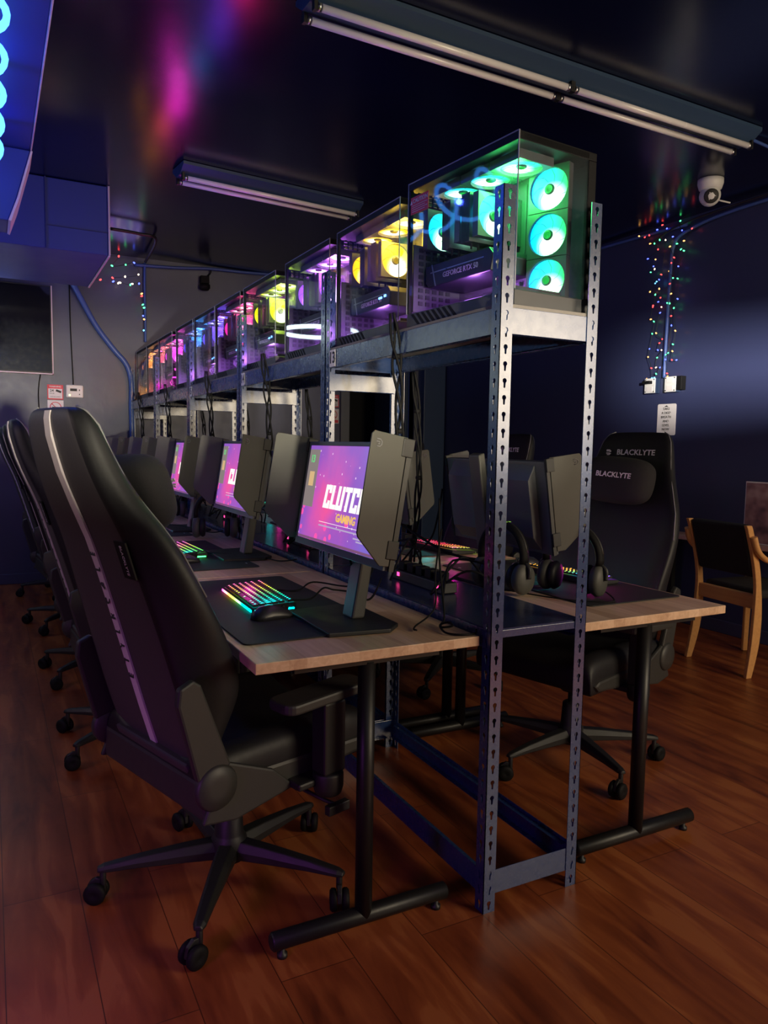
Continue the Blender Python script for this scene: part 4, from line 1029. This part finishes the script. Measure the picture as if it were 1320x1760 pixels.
# ------------------------------------------------------------------ string lights
BC = {'r':(1,.03,.03),'g':(.05,1,.25),'b':(.06,.10,1),'o':(1,.42,.08),'w':(1,.75,.5),'c':(.1,.55,1)}
BM = {k: glow('bulb_'+k, tuple(.02+.98*x for x in v), 5) for k, v in BC.items()}
bul = MB(); bul.lathe([(.0006,.010),(.0035,.008),(.005,.003),(.0042,-.002),(.0028,-.004)], n=8); bo = bul.build('bulb', WHITE); BME = bo.data; bpy.data.objects.remove(bo)
def garland(name, wire, bulbs, label, scale=1.0, mirror=None):
    e = empty(name, bulbs[0][0])
    o = Vector(bulbs[0][0]); m = MB()
    for w in wire: m.tube([Vector(p)-o for p in spline(w,3)], .0018, 5)
    m.build('wire', mat('green_wire',(.01,.02,.015),.5), e)
    rnd = random.Random(3)
    for p, c in bulbs:
        b_ = bpy.data.objects.new('bulb', BME); C.objects.link(b_); b_.parent = e; b_.location = Vector(p)-o; b_.scale = (scale,)*3
        b_.rotation_euler = (rnd.uniform(-1.5,1.5), rnd.uniform(-1.5,1.5), 0); b_.material_slots[0].link = 'OBJECT'; b_.material_slots[0].material = BM[c]
    tag(e, label, 'string lights', 'string lights'); return e
# helper: pixel on a plane -> point (used only to read positions off the photo)
CP = Vector((-1.139,-1.5574,1.2511))
def at(px, py, ax, v):
    d = F + R2*((px-660)/FPX) - U2*((py-880)/FPX); t = (v-CP[ax])/d[ax]; return CP+d*t
RBULBS = [(1099,357,'g'),(1107,371,'o'),(1106,378,'g'),(1097,387,'b'),(1108,389,'g'),(1094,391,'b'),(1136,356,'o'),(1129,365,'b'),(1124,375,'r'),(1149,375,'g'),(1177,353,'b'),(1183,336,'o'),(1184,365,'o'),(1169,380,'g'),(1138,387,'r'),(1129,395,'b'),(1146,393,'b'),(1172,396,'b'),(1189,393,'r'),(1099,406,'o'),(1108,408,'r'),(1116,405,'r'),(1134,413,'g'),(1144,413,'w'),(1156,407,'b'),(1175,414,'o'),(1117,419,'o'),(1125,419,'g'),(1163,419,'g'),(1151,424,'o'),(1131,429,'r'),(1170,429,'g'),(1176,431,'g'),(1113,445,'b'),(1127,446,'o'),(1159,443,'r'),(1154,452,'r'),(1123,458,'b'),(1166,458,'b'),(1125,463,'w'),(1150,466,'o'),(1118,468,'g'),(1137,472,'r'),(1157,478,'g'),(1165,479,'g'),(1133,481,'b'),(1129,484,'c'),(1126,487,'c'),(1151,488,'r'),(1133,497,'o'),(1117,502,'o'),(1126,507,'g'),(1153,505,'o'),(1135,512,'r'),(1165,514,'b'),(1131,519,'b'),(1147,521,'g'),(1151,522,'g'),(1123,525,'r'),(1137,528,'w'),(1158,530,'g'),(1122,528,'r'),(1134,538,'b'),(1154,543,'r'),(1118,549,'o'),(1124,553,'g'),(1154,560,'b'),(1161,569,'o'),(1121,574,'g'),(1128,573,'o'),(1138,583,'r'),(1133,590,'r'),(1157,592,'g'),(1116,600,'b'),(1131,602,'b'),(1137,602,'w'),(1156,604,'o'),(1148,607,'g'),(1144,610,'g'),(1114,614,'o'),(1129,615,'g'),(1144,618,'b'),(1155,619,'r'),(1162,619,'b'),(1120,633,'r'),(1127,632,'w'),(1134,632,'b'),(1147,642,'r'),(1147,647,'o'),(1128,643,'g'),(1112,652,'o'),(1120,650,'c'),(1125,649,'c')]
bl = [(at(x,y,0,XR-.035-(i*37 % 5)*.006), c) for i, (x, y, c) in enumerate(RBULBS)]
wires = []
cols = [sorted([p for p, c in bl if lo <= p.y < hi], key=lambda p: -p.z) for lo, hi in ((2.2,2.37),(2.37,2.44),(2.44,2.52),(2.52,2.80))]
for col in cols:
    if len(col) > 3: wires.append(col)
garland('string_lights', wires, bl, 'multicoloured string lights hanging in a column on the right wall', 1.0)
LB = [(10,448,'w'),(16,466,'w'),(34,459,'b'),(43,470,'w'),(56,457,'b'),(65,471,'r'),(70,448,'w'),(79,468,'w'),(98,466,'w'),(105,476,'b'),(120,475,'g'),(137,475,'g'),(153,470,'b'),(159,480,'w'),(172,481,'r')]
bl = [(at(x,y,1,YB-.10-(i % 3)*.02), c) for i, (x, y, c) in enumerate(LB)]
garland('string_lights', [[p for p, c in bl]], bl, 'row of multicoloured string lights along the back wall under the blue duct', 1.5)
LB2 = [(188,440,'w'),(204,441,'r'),(193,457,'g'),(216,455,'g'),(231,452,'b'),(238,472,'w'),(215,476,'w'),(194,478,'r'),(194,484,'b'),(203,487,'w'),(207,486,'w'),(224,490,'g'),(228,488,'w'),(239,488,'b'),(243,505,'o'),(243,509,'r'),(245,524,'g'),(247,529,'g'),(246,543,'b'),(248,549,'o'),(247,568,'c')]
bl = [(at(x,y,1,YB-.08-(i % 3)*.02), c) for i, (x, y, c) in enumerate(LB2)]
garland('string_lights', [[p for p, c in bl]], bl, 'cluster of multicoloured string lights beside the duct, trailing down the back wall', 1.5)
lamp('string_glow_light', 'POINT', at(1140,500,0,XR-.15), .15, (.6,.3,1), .2); lamp('string_glow_light', 'POINT', at(215,470,1,YB-.25), .6, (.35,.25,1), .15); lamp('string_glow_light', 'POINT', at(100,468,1,YB-.25), .4, (.3,.3,1), .15)

# ------------------------------------------------------------------ back wall fittings
def rb(px, py, off=0): return at(px, py, 1, YB-off)
e = empty('television', (-.95,YB-.001,2.19))
SCRN = mat('tv_glass',(.006,.006,.008),.12)
BX(-.40,.31,-.05,0,-.37,.37).build('tv_body', PLAST, e, bevel=.004); BX(-.39,.30,-.0515,-.05,-.355,.36).build('tv_screen', SCRN, e)
MB().box(-.40,.316,-.054,-.0,-.378,-.368).box(.308,.316,-.054,0,-.378,.372).build('tv_edge_trim', PINKTR, e)
tag(e, 'dark flat television on the back wall at the left edge', 'television')
def warn_sign(cx, cz, lab, w=.128, h=.128):
    e = empty('surveillance_sign', (cx,YB-.001,cz))
    BX(-w/2,w/2,-.004,0,-h/2,h/2).build('sign_plate', RED, e); BX(-w/2+.008,w/2-.008,-.0048,-.004,-h/2+.01,h/2-.034).build('sign_panel', PAPER, e)
    text('sign_header', 'WARNING', .020, PAPER, e, (0,-.0052,h/2-.017), FACE_MY, bold=.0004)
    text('sign_number', '24', .030, INK, e, (-.028,-.0055,.012), FACE_MY, bold=.0006); text('sign_word', 'HOUR', .014, INK, e, (-.028,-.0055,-.012), FACE_MY); text('sign_line', 'SURVEILLANCE', .012, INK, e, (0,-.0055,-.040), FACE_MY)
    m = MB(); mx = Matrix.Translation((.028,-.005,.008)) @ Matrix.Rotation(R(20),4,'Y'); m.box(-.024,.02,-.001,.0,-.009,.009,mx); m.box(.008,.028,-.001,0,-.024,-.016); m.box(.014,.019,-.001,0,-.02,0); m.build('camera_symbol', INK, e)
    tag(e, lab, 'sign')
def smoke_sign(cx, cz, lab, w=.128, h=.15):
    e = empty('no_smoking_sign', (cx,YB-.001,cz)); BX(-w/2,w/2,-.004,0,-h/2,h/2).build('sign_plate', PAPER, e); BX(-w/2+.006,w/2-.006,-.0048,-.004,-h/2+.006,-h/2+.036).build('sign_band', RED, e)
    pts = [(.044*math.cos(R(a)),-.006,.044*math.sin(R(a))+.014) for a in range(0,360,18)]; m = MB(); m.tube(pts,.0032,6,closed=True); m.tube([(-.031,-.006,.045),(.031,-.006,-.017)],.0032,6); m.build('ban_ring', RED, e)
    m = MB(); m.box(-.028,.022,-.006,-.0045,.010,.017); m.build('cigarette_symbol', INK, e)
    tag(e, lab, 'sign')
s1 = rb(95,674); warn_sign(s1.x, s1.z, 'red surveillance warning sign on the back wall, below the television'); smoke_sign(s1.x, s1.z-.145, 'no smoking sign under the surveillance sign left of the thermostat')
warn_sign(2.02, 1.70, 'red surveillance warning sign on the back wall beside the doorway'); smoke_sign(2.02, 1.545, 'no smoking sign on the back wall beside the doorway')
s2 = rb(128,673); e = empty('thermostat', (s2.x,YB-.001,s2.z)); BX(-.07,.07,-.028,0,-.055,.055).build('housing', WHITE, e, bevel=.008); BX(-.038,.018,-.029,-.028,.002,.024).build('display', INK, e)
m = MB(); m.box(.034,.042,-.0295,-.028,.005,.018); m.box(.034,.042,-.0295,-.028,-.03,-.02); m.build('button', PLGREY, e); BX(-.048,-.036,-.0295,-.028,-.04,-.028).build('indicator', glow('thermo_led',(1,.9,.3),4), e)
tag(e, 'white thermostat box on the back wall right of the surveillance sign', 'thermostat')
cable([rb(119,487,.01),rb(121,560,.01),rb(126,661,.01)], .005, 'thin dark wire running down the wall to the thermostat')
cable([rb(70,640,.01),rb(66,680,.01),rb(72,760,.01)], .005, 'thin dark wire hanging below the television')
pipe([rb(118,474,.05),rb(140,515,.05),rb(165,560,.05),rb(195,600,.05),rb(218,628,.05),rb(226,660,.05),rb(226,700,.05),rb(228,760,.05)], .024, CABLEB, 'conduit', 'thick blue cable sloping down the back wall to the last rack')
pipe([rb(232,455,.03),rb(300,460,.03),rb(360,462,.03),rb(420,468,.03),rb(520,478,.03),(2.4,YB-.03,2.845),(3.2,YB-.03,2.845)], .014, CABLEB, 'conduit', 'blue conduit along the top of the back wall')
pipe([rb(249,452,.03),rb(249,500,.03),rb(250,560,.03),rb(250,588,.03)], .011, CABLEB, 'conduit', 'thin blue vertical conduit on the back wall behind the string lights')
g = at(190,393,2,ZC-.05); g2 = at(240,402,2,ZC-.05); g3 = at(268,412,2,ZC-.05); g4 = at(250,450,2,ZC-.05)
pipe([g,g2,g3,g4], .012, PLAST, 'conduit', 'black pipe bent under the ceiling beside the blue duct')
e = empty('wall_sensor', (rb(350,482).x, YB-.001, 2.74)); MB().lathe([(.05,0),(.05,-.03),(.035,-.05),(.0005,-.055)], (0,-.04,-.02), 18).build('dome', RUBBER, e); BX(-.04,.04,-.06,0,-.01,.06).build('bracket', RUBBER, e, bevel=.005)
MB().tube(spline([(.02,-.03,.05),(.06,-.03,.10),(.05,-.03,.14)],5),.006,8).build('sensor_cable', RUBBER, e)
tag(e, 'small black dome camera on the back wall under the blue conduit', 'security camera')
